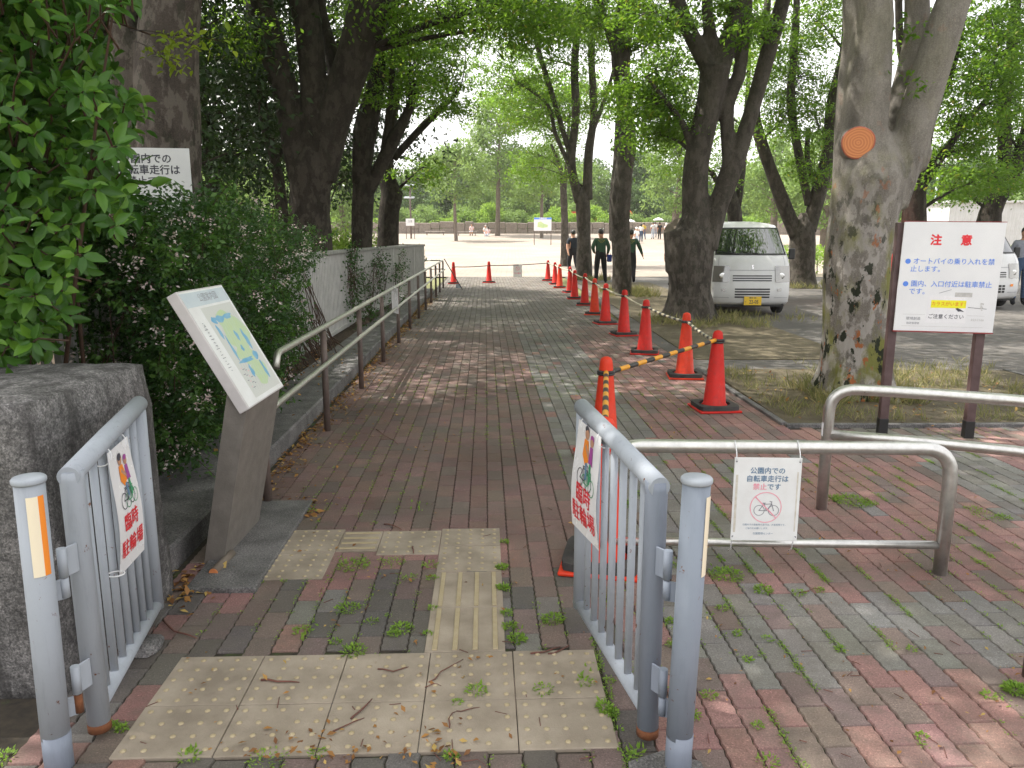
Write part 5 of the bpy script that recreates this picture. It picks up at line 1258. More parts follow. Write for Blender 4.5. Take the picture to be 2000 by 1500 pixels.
        for k in range(hn):
            limb = rnd.choice(secs); p = limb[rnd.randrange(2, 6)]; d = V((rnd.gauss(0, 1), rnd.gauss(0, 1), rnd.gauss(0, .45))) * .75
            c = p + d
            br.tube([p, (p + c) / 2 + UPZ * .08, c], [.012, .008, .004], 4, cap=False)
            lv.spray(c, .8 * rnd.uniform(.7, 1.2), int(hl * 1.9), L * 1.45, thick=.14)
    if any_b: br.build('branches', M[bark], t, True)
    if lv.C: lv.build('crown', M[leaf], t)
    return t
# ------------------------------------------------------------------ the zelkovas
tree('zelkova_tree', 'thick twin trunk rising behind the half hidden bicycle sign at left', 7.4,
     [[(335, 520, 118), (330, 300, 112), (325, 120, 106), (338, 0, 98), (345, -30, 94)], [(262, 480, 60, .1), (252, 250, 60, .1), (246, 90, 52, .1), (232, -10, 46, .1)]],
     'barktwin', ell=[], high=((-2.7, 5.2, 8.2), (5.0, 5.0, 2.0), 520, 50), vox=.03)  # unseen crown set off its trunk to shade the entrance paving
tree('zelkova_tree', 'dark many limbed zelkova rising behind the fence, largest trunk left of the path', 12.6,
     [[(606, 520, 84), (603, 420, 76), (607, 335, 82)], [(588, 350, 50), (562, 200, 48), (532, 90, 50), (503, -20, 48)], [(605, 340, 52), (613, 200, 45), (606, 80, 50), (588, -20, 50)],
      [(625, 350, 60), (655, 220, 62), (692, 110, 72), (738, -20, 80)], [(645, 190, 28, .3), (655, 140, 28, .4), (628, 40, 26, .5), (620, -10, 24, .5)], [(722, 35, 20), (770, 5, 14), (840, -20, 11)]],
     'barkshade', ell=[(930, 15, 110, 40, 15, (-2.0, 1.5)), (1045, 50, 75, 45, 12, (-2.0, 1.5)), (770, 30, 60, 45, 12), (480, 70, 60, 50, 12), (1010, 10, 90, 30, 14, (-2, 1))], high=((-2.6, 12.0, 8.4), (5.5, 5, 2.2), 240, 46), vox=.026, L=.085)
tree('zelkova_tree', 'dark leaning zelkova, second trunk along the fence', 16.2,
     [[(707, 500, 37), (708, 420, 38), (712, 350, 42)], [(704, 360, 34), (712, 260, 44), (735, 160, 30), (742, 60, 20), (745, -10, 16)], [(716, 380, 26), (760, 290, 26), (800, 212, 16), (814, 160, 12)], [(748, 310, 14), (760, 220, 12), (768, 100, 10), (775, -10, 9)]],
     'barkshade', ell=[(800, 145, 80, 70, 26), (775, 60, 50, 60, 12), (730, 150, 50, 40, 8), (690, 60, 40, 60, 8)], high=((-3.0, 16, 8.6), (4.6, 4.5, 2.2), 110, 42), L=.09)
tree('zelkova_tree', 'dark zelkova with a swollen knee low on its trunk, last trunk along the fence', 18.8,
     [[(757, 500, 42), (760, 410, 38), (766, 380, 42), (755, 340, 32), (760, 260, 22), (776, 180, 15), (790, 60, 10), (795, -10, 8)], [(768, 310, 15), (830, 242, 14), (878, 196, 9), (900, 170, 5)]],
     'barkshade', ell=[(882, 200, 42, 25, 10, (-1, 1)), (850, 90, 70, 60, 24), (905, 60, 60, 50, 9), (820, 330, 50, 30, 8), (870, 150, 40, 30, 8)], high=((-2.2, 19.5, 9), (4.5, 4.5, 2.2), 80, 42), L=.09)
t5 = tree('zelkova_tree', 'big mottled pale trunk with an orange saw cut beside the caution sign', 7.2,
     [[(1664, 840, 178), (1666, 775, 140), (1668, 650, 120), (1674, 500, 120), (1690, 410, 128), (1700, 350, 138)], [(1672, 410, 92), (1680, 300, 88), (1692, 180, 84), (1702, 80, 70), (1706, -20, 62)],
      [(1650, 360, 46, .06), (1654, 200, 40, .1), (1668, 60, 36, .12), (1664, -20, 34, .12)], [(1728, 340, 62, .22), (1766, 200, 56, .32), (1790, 80, 48, .4), (1790, -20, 40, .45)],
      [(1732, 400, 76), (1775, 285, 70), (1815, 150, 62), (1852, 30, 58), (1872, -25, 58)], [(1788, 330, 40), (1796, 300, 46), (1794, 270, 36)], [(1652, 310, 30), (1650, 290, 40), (1656, 255, 28)]],
     'barkpatch', ell=[], high=((3.6, 8.2, 8.2), (5.6, 5.2, 2.0), 270, 48), vox=.024)
c = AT(1676, 279, 7.2 - .175); nn_ = V((-.33, -.94, .04)).normalized(); xx = nn_.cross(UPZ).normalized() * -1; yy = xx.cross(nn_) * -1
mb = MB(); n = 30; rr_ = .131
def dsk(r, off): return [c + xx * (r * math.cos(2 * PI * i / n) * (1 + .03 * math.sin(6 * PI * i / n))) + UPZ * (r * 1.0 * math.sin(2 * PI * i / n)) + nn_ * off for i in range(n)]
A, B, C0 = dsk(rr_ * 1.25, -.07), dsk(rr_ * 1.06, .0), dsk(rr_ * .97, .006)
mb.add(A + B, [(i, (i + 1) % n, n + (i + 1) % n, n + i) for i in range(n)], 1, True); mb.add(B + C0, [(i, (i + 1) % n, n + (i + 1) % n, n + i) for i in range(n)], 2, True); mb.add(C0, [tuple(range(n))], 0)
mcut, ncut, bcut = nodes('saw_cut_rings'); co_ = coord(ncut); 
sepn = ncut.nodes.new('ShaderNodeMapping'); cl_ = WM[t5.name].inverted() @ c; sepn.inputs['Location'].default_value = tuple(-x for x in cl_); ncut.links.new(co_, sepn.inputs[0])
wv = ncut.nodes.new('ShaderNodeTexWave'); wv.wave_type = 'RINGS'; wv.rings_direction = 'Y'; wv.inputs['Scale'].default_value = 14; wv.inputs['Distortion'].default_value = 2.5; wv.inputs['Detail'].default_value = 3; ncut.links.new(sepn.outputs[0], wv.inputs[0])
ncut.links.new(ramp(ncut, wv.outputs['Fac'], [(0, (.50, .17, .065)), (1, (.63, .25, .10))]), bcut.inputs['Base Color']); bcut.inputs['Roughness'].default_value = .8
mb.build('saw_cut', [mcut, M['barkpatch'], mat('cut_rim', (.40, .10, .05), (.28, .09, .06), 20, .8)], t5, True)
lv = Leaves()
for px, py, k in ((1775, 165, 3), (1765, 130, 3), (1795, 60, 4), (1810, 170, 2), (1755, 40, 4)): 
    lv = Leaves()
    for _ in range(k): lv.spray(AT(px + rnd.uniform(-14, 14), py + rnd.uniform(-16, 16), 6.95), .09, 5, .06)
    lv.build('sprout', M['zelkova'], t5)
t6 = tree('zelkova_tree', 'forked zelkova with a sawn off side limb in front of the white van', 13.9,
     [[(1344, 655, 130), (1344, 610, 94), (1346, 560, 84), (1348, 500, 88), (1352, 465, 84)], [(1330, 530, 60), (1329, 480, 62), (1326, 452, 58), (1325, 446, 56)], [(1366, 480, 72), (1358, 390, 48), (1361, 315, 45), (1386, 200, 50), (1398, 130, 58)],
      [(1390, 140, 36), (1346, 60, 29), (1316, -20, 28)], [(1397, 130, 32), (1382, 30, 20), (1382, -20, 18)], [(1404, 140, 38), (1434, 40, 30), (1446, -20, 28)], [(1374, 480, 60), (1404, 400, 40), (1428, 335, 40), (1439, 300, 36)],
      [(1424, 320, 26), (1420, 205, 25), (1442, 150, 24), (1456, 50, 20), (1462, -20, 18)], [(1438, 315, 32), (1470, 210, 28), (1500, 105, 28), (1530, 0, 28), (1538, -30, 26)], [(1355, 300, 18), (1338, 250, 13), (1315, 215, 11), (1262, 150, 7)]],
     'bark', ell=[(1270, 190, 62, 45, 24, (0, 3)), (1305, 140, 50, 50, 16, (0, 3)), (1285, 262, 62, 25, 14, (0, 3)), (1320, 225, 40, 30, 10, (0, 2)), (1285, 30, 70, 35, 14), (1485, 40, 50, 40, 10), (1410, 10, 60, 20, 6)], high=((3.6, 13.6, 8.6), (5, 5, 2.2), 150, 46), vox=.026, L=.09)
mb = MB(); c = AT(1325, 447, 13.9); mb.tube([c, c + V((-.02, -.02, .03))], [.262, .255], 20); mb.build('sawn_limb_top', M['barkfar'], t6, True)
tree('zelkova_tree', 'straight grey trunk between the two men in dark green', 20.2,
     [[(1214, 595, 46), (1215, 520, 35), (1212, 420, 36), (1218, 340, 34), (1226, 280, 34), (1218, 200, 30), (1212, 120, 34), (1218, 50, 36), (1236, -20, 36)], [(1199, 470, 20, .15), (1199, 390, 17, .15), (1205, 310, 16, .15), (1209, 230, 15, .15)], [(1207, 120, 17), (1188, 60, 14), (1166, -15, 12)]],
     'bark', ell=[(1140, 25, 60, 40, 18), (1290, 35, 70, 40, 16), (1255, 85, 40, 30, 8), (1180, 40, 40, 40, 8), (1240, 10, 40, 20, 6)], high=((2.9, 20, 8.8), (4.8, 4.8, 2.2), 110, 42), vox=.04, L=.095)
tree('zelkova_tree', 'path side zelkova with thin spreading limbs by the middle of the cone row', 27.5,
     [[(1140, 552, 34), (1140, 460, 28), (1138, 385, 27)], [(1132, 395, 19), (1116, 320, 16), (1125, 220, 16), (1122, 130, 14), (1130, 30, 10), (1132, -10, 9)], [(1147, 390, 19), (1150, 300, 17), (1160, 220, 14), (1155, 100, 12), (1166, -10, 10)], [(1116, 330, 9), (1085, 262, 8), (1070, 205, 7), (1012, 160, 4)],
      [(1110, 290, 10), (1080, 190, 10), (1055, 110, 9), (1040, 50, 7)], [(1160, 250, 9), (1186, 180, 7), (1200, 130, 5)]],
     'bark', ell=[(1000, 170, 80, 50, 16), (1080, 120, 70, 70, 17), (1040, 232, 50, 30, 10), (1165, 80, 45, 60, 14), (1152, 190, 40, 40, 9), (1060, 328, 60, 25, 9), (955, 140, 45, 30, 6), (1110, 40, 60, 40, 14), (985, 95, 50, 30, 5)], high=((0.6, 28.5, 9.2), (5.2, 5, 2.2), 120, 42), L=.11, rsp=.8)
tree('zelkova_tree', 'slim trunk at the far end of the cone row', 38.5,
     [[(1103, 525, 18), (1103, 450, 15), (1100, 370, 12), (1095, 330, 8), (1078, 285, 5)], [(1102, 385, 8), (1108, 300, 6), (1111, 240, 5)]], 'bark', ell=[(1060, 305, 55, 25, 12), (1092, 255, 45, 30, 12), (1040, 210, 50, 40, 12), (1120, 200, 50, 40, 10)], high=((1.0, 37.5, 8.6), (5.0, 4.5, 2.0), 90, 42), L=.13, rsp=1.0)
tree('zelkova_tree', 'wide forked zelkova right of the white van', 23.2,
     [[(1565, 572, 64), (1566, 525, 45), (1568, 450, 46)], [(1556, 460, 27), (1520, 370, 24), (1486, 275, 22), (1474, 215, 20), (1490, 120, 16), (1500, -10, 12)], [(1578, 450, 31), (1600, 370, 28), (1620, 290, 24), (1626, 200, 22), (1650, 100, 18), (1656, -10, 16)], [(1580, 400, 15), (1560, 300, 16), (1545, 200, 16), (1550, 110, 14), (1556, -10, 12)], [(1600, 372, 12), (1578, 320, 10), (1578, 250, 8)]],
     'bark', ell=[(1560, 150, 70, 60, 30), (1600, 250, 42, 50, 16), (1530, 235, 42, 42, 14), (1600, 40, 55, 50, 18), (1500, 60, 36, 50, 12), (1590, 325, 45, 25, 8), (1480, 160, 30, 40, 8)], high=((8.9, 23, 9), (5, 5, 2.2), 90, 42), L=.105, rsp=.75)
tree('zelkova_tree', 'dark forked trunk directly behind the roof of the white van', 29,
     [[(1438, 470, 30), (1434, 415, 27), (1430, 390, 24)], [(1425, 402, 14), (1406, 362, 12), (1388, 335, 9)], [(1440, 402, 15), (1450, 330, 12), (1455, 250, 10), (1462, 150, 8), (1465, -10, 6)]], 'barkshade', ell=[(1440, 255, 40, 40, 12), (1412, 330, 32, 30, 8), (1330, 300, 50, 40, 12), (1350, 190, 50, 50, 12), (1440, 120, 50, 50, 14)], high=None, L=.12, rsp=.85)
tree('zelkova_tree', 'dark trunk just behind the caution sign, leaning right', 17.2,
     [[(1783, 520, 46), (1785, 420, 42), (1790, 330, 38), (1815, 220, 30), (1850, 140, 24), (1872, 60, 18), (1884, -10, 14)], [(1800, 360, 22), (1850, 290, 14), (1900, 222, 10), (1932, 190, 6)], [(1790, 330, 20), (1786, 220, 16), (1760, 100, 14), (1755, -10, 12)]],
     'barkshade', ell=[(1905, 150, 62, 40, 22), (1850, 60, 50, 50, 16), (1950, 75, 60, 60, 20), (1870, 300, 70, 40, 22), (1930, 345, 60, 22, 12), (1882, 232, 60, 30, 16), (1960, 190, 40, 40, 12)], high=((10, 17, 8.8), (5, 5, 2.2), 110, 42), L=.095, rsp=.65)
tree('zelkova_tree', 'dark leaning limb crossing in front of the corrugated shed at right edge', 19.5,
     [[(1928, 500, 50), (1935, 415, 38), (1968, 352, 35), (1996, 300, 30), (2020, 200, 26), (2030, 60, 20), (2032, -10, 16)], [(1966, 350, 26), (1960, 200, 24), (1975, 100, 18), (1986, -10, 16)]],
     'barkshade', ell=[(1975, 150, 50, 60, 18), (1962, 262, 50, 40, 16), (1985, 40, 42, 50, 14), (1880, 372, 52, 18, 10), (1985, 330, 40, 30, 10)], high=((12.8, 19.5, 9), (5, 5, 2.2), 90, 42), L=.1, rsp=.7)
tree('slender_tree', 'thin dark slanting trunk left of the largest fence side zelkova', 15.2,
     [[(556, 480, 26), (541, 330, 20), (519, 250, 18), (508, 150, 14), (500, 60, 10), (498, -10, 8)]], 'barkshade', 'evergreen', ell=[(500, 130, 60, 50, 12), (455, 80, 50, 40, 12), (560, 240, 30, 30, 5)], high=None, group='trees behind the left fence', L=.10)

# ------------------------------------------------------------------ dense evergreens behind the fence, left
def bushy(name, label, loc, H, rad, zlow, leaf, n_cl, nleaf, L, group, trunk_r=.16, bark='barkshade', cat='tree', cr=.9, seed=1):
    t = thing(name, label, cat, loc, 0, group); r_ = random.Random(seed); lv = Leaves(); mb = MB()
    z0 = loc[2]; top = V((r_.uniform(-.3, .3), r_.uniform(-.3, .3), H * .86)); b = V(loc)
    stem = [b + V((0, 0, -.1)), b + V((r_.uniform(-.15, .15), 0, H * .3)), b + top * .6 + V((0, 0, H * .08)), b + top]
    tube_stem(mb, stem, [trunk_r * 1.25, trunk_r, trunk_r * .6, trunk_r * .15], 10)
    for k in range(n_cl):
        z = zlow + (H - zlow) * r_.random() ** .85; f = (z - zlow) / (H - zlow); prof = math.sin(PI * min(1, .16 + .80 * f)) ** .6
        a = r_.uniform(0, 2 * PI); q = rad * prof * math.sqrt(r_.uniform(.12, 1)) * (1 + .22 * math.sin(3 * a + seed) + .15 * math.sin(5 * a + z))
        c = b + V((q * math.cos(a), q * math.sin(a), z)); lv.clump(c, cr * r_.uniform(.6, 1.2), nleaf, L)
        if k % 4 == 0: mb.tube(curve(b + top * min(.95, (z - .3) / H), c, .02, 3), [trunk_r * .3, trunk_r * .2, trunk_r * .12, .01], 5, cap=False)
    mb.build('trunk', M[bark], t, True); lv.build('crown', M[leaf], t); return t
EV = 'dense evergreens behind the left fence'
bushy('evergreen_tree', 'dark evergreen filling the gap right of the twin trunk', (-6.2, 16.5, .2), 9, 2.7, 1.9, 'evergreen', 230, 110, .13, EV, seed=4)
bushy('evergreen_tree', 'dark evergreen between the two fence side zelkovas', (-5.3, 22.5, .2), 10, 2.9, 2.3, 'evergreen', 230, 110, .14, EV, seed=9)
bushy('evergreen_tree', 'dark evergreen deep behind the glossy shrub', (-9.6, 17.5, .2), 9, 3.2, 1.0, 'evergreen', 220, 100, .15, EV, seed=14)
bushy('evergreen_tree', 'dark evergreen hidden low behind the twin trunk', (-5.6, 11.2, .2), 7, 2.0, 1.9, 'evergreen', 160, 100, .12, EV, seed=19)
for i, (x, y, h, lb) in enumerate(((-3.9, 20.0, 1.5, 'leafy bush at the fence end, below the dark knee trunk'), (-3.7, 16.6, 1.35, 'leafy bush behind the fence between the two slim trunks'), (-4.3, 13.6, 1.4, 'leafy bush behind the fence beside the largest zelkova'), (-5.2, 9.6, 1.5, 'leafy bush behind the fence near the twin trunk'))):
    bushy('leafy_bush', lb, (x, y, .1), h, 1.0, .2, 'abelia' if i == 3 else 'weed', 34, 80, .07, 'bushes behind the fence', .03, 'stem', 'shrub', .28, 30 + i)
# ------------------------------------------------------------------ glossy shrub, upper left
poly = [(-500, -500), (300, -500), (296, -20), (250, 20), (200, 60), (245, 90), (215, 150), (240, 190), (285, 205), (290, 250), (262, 300), (288, 420), (235, 470), (190, 520), (172, 560), (150, 620), (118, 690), (70, 720), (95, 745), (50, 775), (-10, 800), (-500, 820)]
def inside(p, poly):
    x, y = p; r = False; j = len(poly) - 1
    for i in range(len(poly)):
        (xi, yi), (xj, yj) = poly[i], poly[j]
        if (yi > y) != (yj > y) and x < (xj - xi) * (y - yi) / (yj - yi) + xi: r = not r
        j = i
    return r
t = thing('glossy_shrub', 'tall glossy leaved shrub filling the upper left corner over the granite pier', 'shrub', (-2.75, 3.7, .06))
lv = Leaves(); inn = Leaves(); mb = MB(); tips = []
while len(tips) < 1250:
    p = V((R.uniform(-3.6, -1.3), R.uniform(2.75, 4.3), R.uniform(.85, 3.3)))
    x_, y_ = PX(p)
    if not inside((x_ + 26, y_ + 10), poly): continue
    tips.append(p)
cen = V((-2.9, 3.9, 1.9))
for p in tips:
    d = (p - cen); d.normalize(); d = d + V((.1, -.55, .35)) + V((rnd.gauss(0, .3), rnd.gauss(0, .3), rnd.gauss(0, .3))); d.normalize()
    lv.whorl(p, d, rnd.randint(5, 9), .080)
    mb.tube([p - d * .16 + V((rnd.gauss(0, .03), .04, -.03)), p - d * .07, p], [.0045, .0035, .0028], 5, cap=False)
for k in range(18):
    a = V((-2.75 + rnd.gauss(0, .2), 3.75 + rnd.gauss(0, .15), .05)); q = rnd.choice(tips); mb.tube(curve(a, q, .12, 6), [.012, .011, .010, .008, .006, .004, .003], 7, cap=False)
mb.build('branches', M['stem'], t, True)
for k in range(2200):
    p = V((R.uniform(-3.9, -1.6), R.uniform(3.3, 4.6), R.uniform(.5, 3.4)))
    if inside((PX(p)[0] + 45, PX(p)[1] + 30), poly): inn.spray(p, .16, 10, .095, tilt=1.0)
lv.C += inn.C; lv.D += inn.D; lv.N += inn.N; lv.L += inn.L
lv.build('foliage', M['photinia'], t, .46, 'leaf')
# sprig with pale yellow-green leaves before the twin trunk
q0 = AT(300, 40, 4.3); t = thing('maple_sprig', 'thin sprig of yellow green lobed leaves before the twin trunk', 'branch', q0)
mb = MB(); lv = Leaves()
for a, b in (((255, 60), (345, 75)), ((300, 70), (440, 82)), ((260, 80), (330, 125)), ((330, 75), (395, 100)), ((300, 110), (360, 122))):
    A, B = AT(*a, 4.5), AT(*b, 4.15); cv = curve(A, B, .05, 4); mb.tube(cv, [.004, .0035, .003, .0025, .0015], 5, cap=False)
    for k in range(9): lv.whorl(cv[rnd.randrange(2, 5)] + V((rnd.gauss(0, .035), rnd.gauss(0, .03), rnd.gauss(0, .02))), (rnd.gauss(0, .5), -.7, .4), 3, .042, 1.2)
mb.tube(curve(AT(180, 30, 4.55), AT(300, 70, 4.45), .03, 4), .005, 5); mb.build('twigs', M['stem'], t, True); lv.build('leaves', M['maple'], t, .6, 'leaf')
# ------------------------------------------------------------------ small leaved flowering shrubs along the kerb
hp = [(130, 470), (200, 400), (300, 385), (380, 380), (430, 350), (510, 405), (555, 445), (610, 455), (640, 480), (600, 515), (575, 560), (600, 620), (575, 690), (540, 785), (470, 815), (440, 830), (360, 900), (300, 905), (262, 860), (250, 720), (150, 715), (110, 600)]
segs = [((4.0, 5.1), 'flowering small leaved shrub spilling over the fence right behind the granite pier', 30000), ((5.1, 6.6), 'flowering small leaved shrub covering the fence behind the map board', 30000), ((6.6, 8.6), 'flowering small leaved shrub over the fence beside the near handrail posts', 26000), ((8.6, 10.2), 'flowering small leaved shrub on the fence where the slats show again', 2500)]
for (ya, yb), lb, cnt in segs:
    t = thing('flowering_shrub', lb, 'shrub', (-2.45, (ya + yb) / 2, .1), 0, 'small leaved shrubs along the kerb'); lv = Leaves(); fl = Leaves(); sh = Leaves(); mb = MB(); got = 0; tips = []; tries = 0
    while got < cnt and tries < 160000:
        tries += 1
        p = V((R.uniform(-3.3, -1.75), R.uniform(ya, yb), R.uniform(.08, 1.75)))
        if not inside(PX(p), hp) or p.x > -1.78 - .25 * (p.z < .25): continue
        dens = mn.noise(p * 2.3) + .25
        if dens < 0 and rnd.random() < .9: continue
        n = 18; lv.spray(p, .12, n, .034, tilt=.8, thick=.4); got += n; tips.append(p)
        if rnd.random() < .05 and p.x > -2.5: fl.spray(p + V((.03, -.05, .03)), .035, 7, .019, tilt=1.2, thick=.5)
    cells = {}
    for p in tips:
        x, y = PX(p); key = (int(x // 16), int(y // 16))
        if key not in cells or p.y < cells[key].y: cells[key] = p
    for p in cells.values():
        q = rnd.random(); o = V((.05, -.10, .05))
        if PX(p)[1] < 415 and PX(p)[0] < 420: continue
        if q < .16:
            for _ in range(rnd.randint(1, 4)): fl.spray(p + o + V((rnd.gauss(0, .04), rnd.gauss(0, .03), rnd.gauss(0, .03))), .028, 7, .022, tilt=1.2, thick=.6)
        elif q < .55:                                           # loose young shoots standing out of the mass
            d = V((rnd.gauss(.35, .5), rnd.gauss(-.5, .4), rnd.gauss(.45, .5))).normalized() * rnd.uniform(.12, .34); b_ = p + d - UPZ * .12 * d.length
            mb.tube(curve(p, b_, .15, 4), [.003, .0026, .002, .0016, .001], 4, cap=False)
            for c_ in curve(p, b_, .15, 7)[2:]: sh.spray(c_, .035, 5, .042, tilt=.6, thick=.3)
    for k in range(46):
        a = V((-2.35 + rnd.gauss(0, .12), rnd.uniform(ya, yb), .08)); q = rnd.choice(tips); mb.tube(curve(a, q, .2, 5), [.007, .006, .005, .004, .003, .0015], 5, cap=False)
    mb.build('stems', M['stem'], t, True); lv.build('foliage', M['abelia'], t, .55); sh.build('young_shoots', M['weed' if 0 else 'shoot'], t, .5); fl.build('blossoms', M['petal'], t, .6)
t = thing('ivy', 'loose ivy climbing the outside of the fence beyond the shrubs', 'ivy', (-2.5, 14, .1)); lv = Leaves(); mb = MB()
for px, py, Y, rx, ry, n in ((690, 540, 11.2, 12, 70, 46), (720, 560, 12, 30, 60, 40), (745, 530, 13.5, 14, 50, 26), (775, 540, 15.5, 10, 40, 22), (785, 520, 17, 10, 40, 22), (820, 520, 19.6, 8, 40, 20), (720, 620, 11.8, 30, 30, 26), (770, 610, 14.5, 30, 22, 22), (800, 580, 17, 24, 18, 18)):
    xf = -2.5 if py < 600 else -2.3; base = None
    for k in range(n):
        a = rnd.uniform(0, 2 * PI); q = math.sqrt(rnd.random()); r_ = ray(px + rx * q * math.cos(a), py + ry * q * math.sin(a)); tt = (xf - rnd.uniform(-.03, .1)) / r_.x; p = V((0, 0, CAMH)) + r_ * tt
        if p.z < .1: p.z = .12
        lv.spray(p, .13, 12, .05, tilt=.9, thick=.4)
        if base: mb.tube(curve(base, p, .05, 3), .004, 4, cap=False)
        base = p
mb.build('stems', M['stem'], t, True); lv.build('foliage', M['abelia'], t, .7)
# ------------------------------------------------------------------ background: plaza trees, trees beyond the wall, far wood
PT = 'trees standing on the far plaza'
def at_g(px, Y): q = AT(px, 460, Y); return (q.x, Y, gz(Y))
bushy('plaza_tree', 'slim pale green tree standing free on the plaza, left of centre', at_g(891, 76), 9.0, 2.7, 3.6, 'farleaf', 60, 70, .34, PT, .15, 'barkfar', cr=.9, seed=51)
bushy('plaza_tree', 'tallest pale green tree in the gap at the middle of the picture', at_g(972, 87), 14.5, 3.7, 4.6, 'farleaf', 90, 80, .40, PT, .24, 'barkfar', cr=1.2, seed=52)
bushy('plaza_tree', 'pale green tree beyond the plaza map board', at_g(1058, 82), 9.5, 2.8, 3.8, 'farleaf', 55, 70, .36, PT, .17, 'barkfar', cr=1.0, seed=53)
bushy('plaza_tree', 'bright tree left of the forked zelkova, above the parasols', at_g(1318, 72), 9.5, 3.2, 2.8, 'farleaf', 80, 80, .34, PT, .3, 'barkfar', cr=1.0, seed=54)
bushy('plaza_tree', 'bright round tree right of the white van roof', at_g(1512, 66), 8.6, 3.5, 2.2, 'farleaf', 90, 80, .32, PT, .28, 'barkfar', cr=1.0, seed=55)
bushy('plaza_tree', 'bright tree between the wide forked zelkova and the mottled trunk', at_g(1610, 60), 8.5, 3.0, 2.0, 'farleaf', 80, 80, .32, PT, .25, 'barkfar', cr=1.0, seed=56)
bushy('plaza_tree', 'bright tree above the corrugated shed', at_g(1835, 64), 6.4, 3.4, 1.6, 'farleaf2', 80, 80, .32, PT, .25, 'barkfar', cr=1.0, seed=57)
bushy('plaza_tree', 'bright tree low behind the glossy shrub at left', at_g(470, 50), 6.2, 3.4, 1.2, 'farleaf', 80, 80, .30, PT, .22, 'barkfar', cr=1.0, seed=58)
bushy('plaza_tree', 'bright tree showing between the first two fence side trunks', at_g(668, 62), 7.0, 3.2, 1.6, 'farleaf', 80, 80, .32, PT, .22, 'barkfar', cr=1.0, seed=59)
WR = 'trees in the wood beyond the stone wall'; protos = []
for i, (lf, sd) in enumerate((('farleaf', 71), ('farleaf2', 72), ('farleaf', 73), ('farleaf2', 74))):
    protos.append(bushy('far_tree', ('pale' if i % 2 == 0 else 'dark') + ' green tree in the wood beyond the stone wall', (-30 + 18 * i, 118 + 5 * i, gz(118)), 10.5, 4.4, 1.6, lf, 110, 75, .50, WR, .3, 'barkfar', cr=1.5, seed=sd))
xx_ = -66.0; k = 0
r2 = random.Random(5)
for row, (Y, st, sc0) in enumerate(((104, 7.5, .66), (122, 7.5, .84), (145, 9, 1.12))):
    x = -60 - 10 * row
    while x < 96 + 10 * row:
        p = protos[r2.randrange(4)]; s = sc0 * r2.uniform(.8, 1.25)
        if row == 0 and -8 < x < 12: s *= .75
        place(p, (x, Y + r2.uniform(-5, 5), gz(Y) - .2), r2.uniform(0, 6.28), None, (s, s, s * r2.uniform(.85, 1.1))); x += st * r2.uniform(.7, 1.2)
hb = []
for i in range(2): hb.append(bushy('low_bush', 'rounded bright green bush on top of the far stone wall', (-12 + i * 6, 96, gz(95)), 2.0, 2.2, .3, ('farleaf', 'weed')[i], 60, 60, .26, 'bushes above the far stone wall', .08, 'barkfar', 'bush', .55, 81 + i))
x = -38.0
while x < 70:
    Yb = 96.5 if x < 24 else 96.5 - (x - 24) * .42
    place(hb[r2.randrange(2)], (x, Yb + r2.uniform(-.6, 1.6), gz(94)), r2.uniform(0, 6), None, (r2.uniform(.7, 1.3), 1, r2.uniform(.6, 1.5))); x += r2.uniform(1.9, 4.2)
# clipped hedge right of the van
t = thing('clipped_hedge', 'low bright green hedge beyond the white van at right', 'hedge', (15, 31, 0)); lv = Leaves()
for k in range(900):
    p = V((10.2 + 12 * rnd.random(), 30.2 + 1.8 * rnd.random(), .05 + 1.0 * math.sqrt(rnd.random()))); lv.clump(p, .22, 16, .10)
lv.build('foliage', M['weed'], t)
mb = MB()
for k in range(24): p = V((10.4 + .48 * k, 31 + rnd.uniform(-.4, .4), 0)); mb.tube([p, p + V((rnd.uniform(-.1, .1), 0, .8))], .02, 5)
mb.build('stems', M['stem'], t, True)
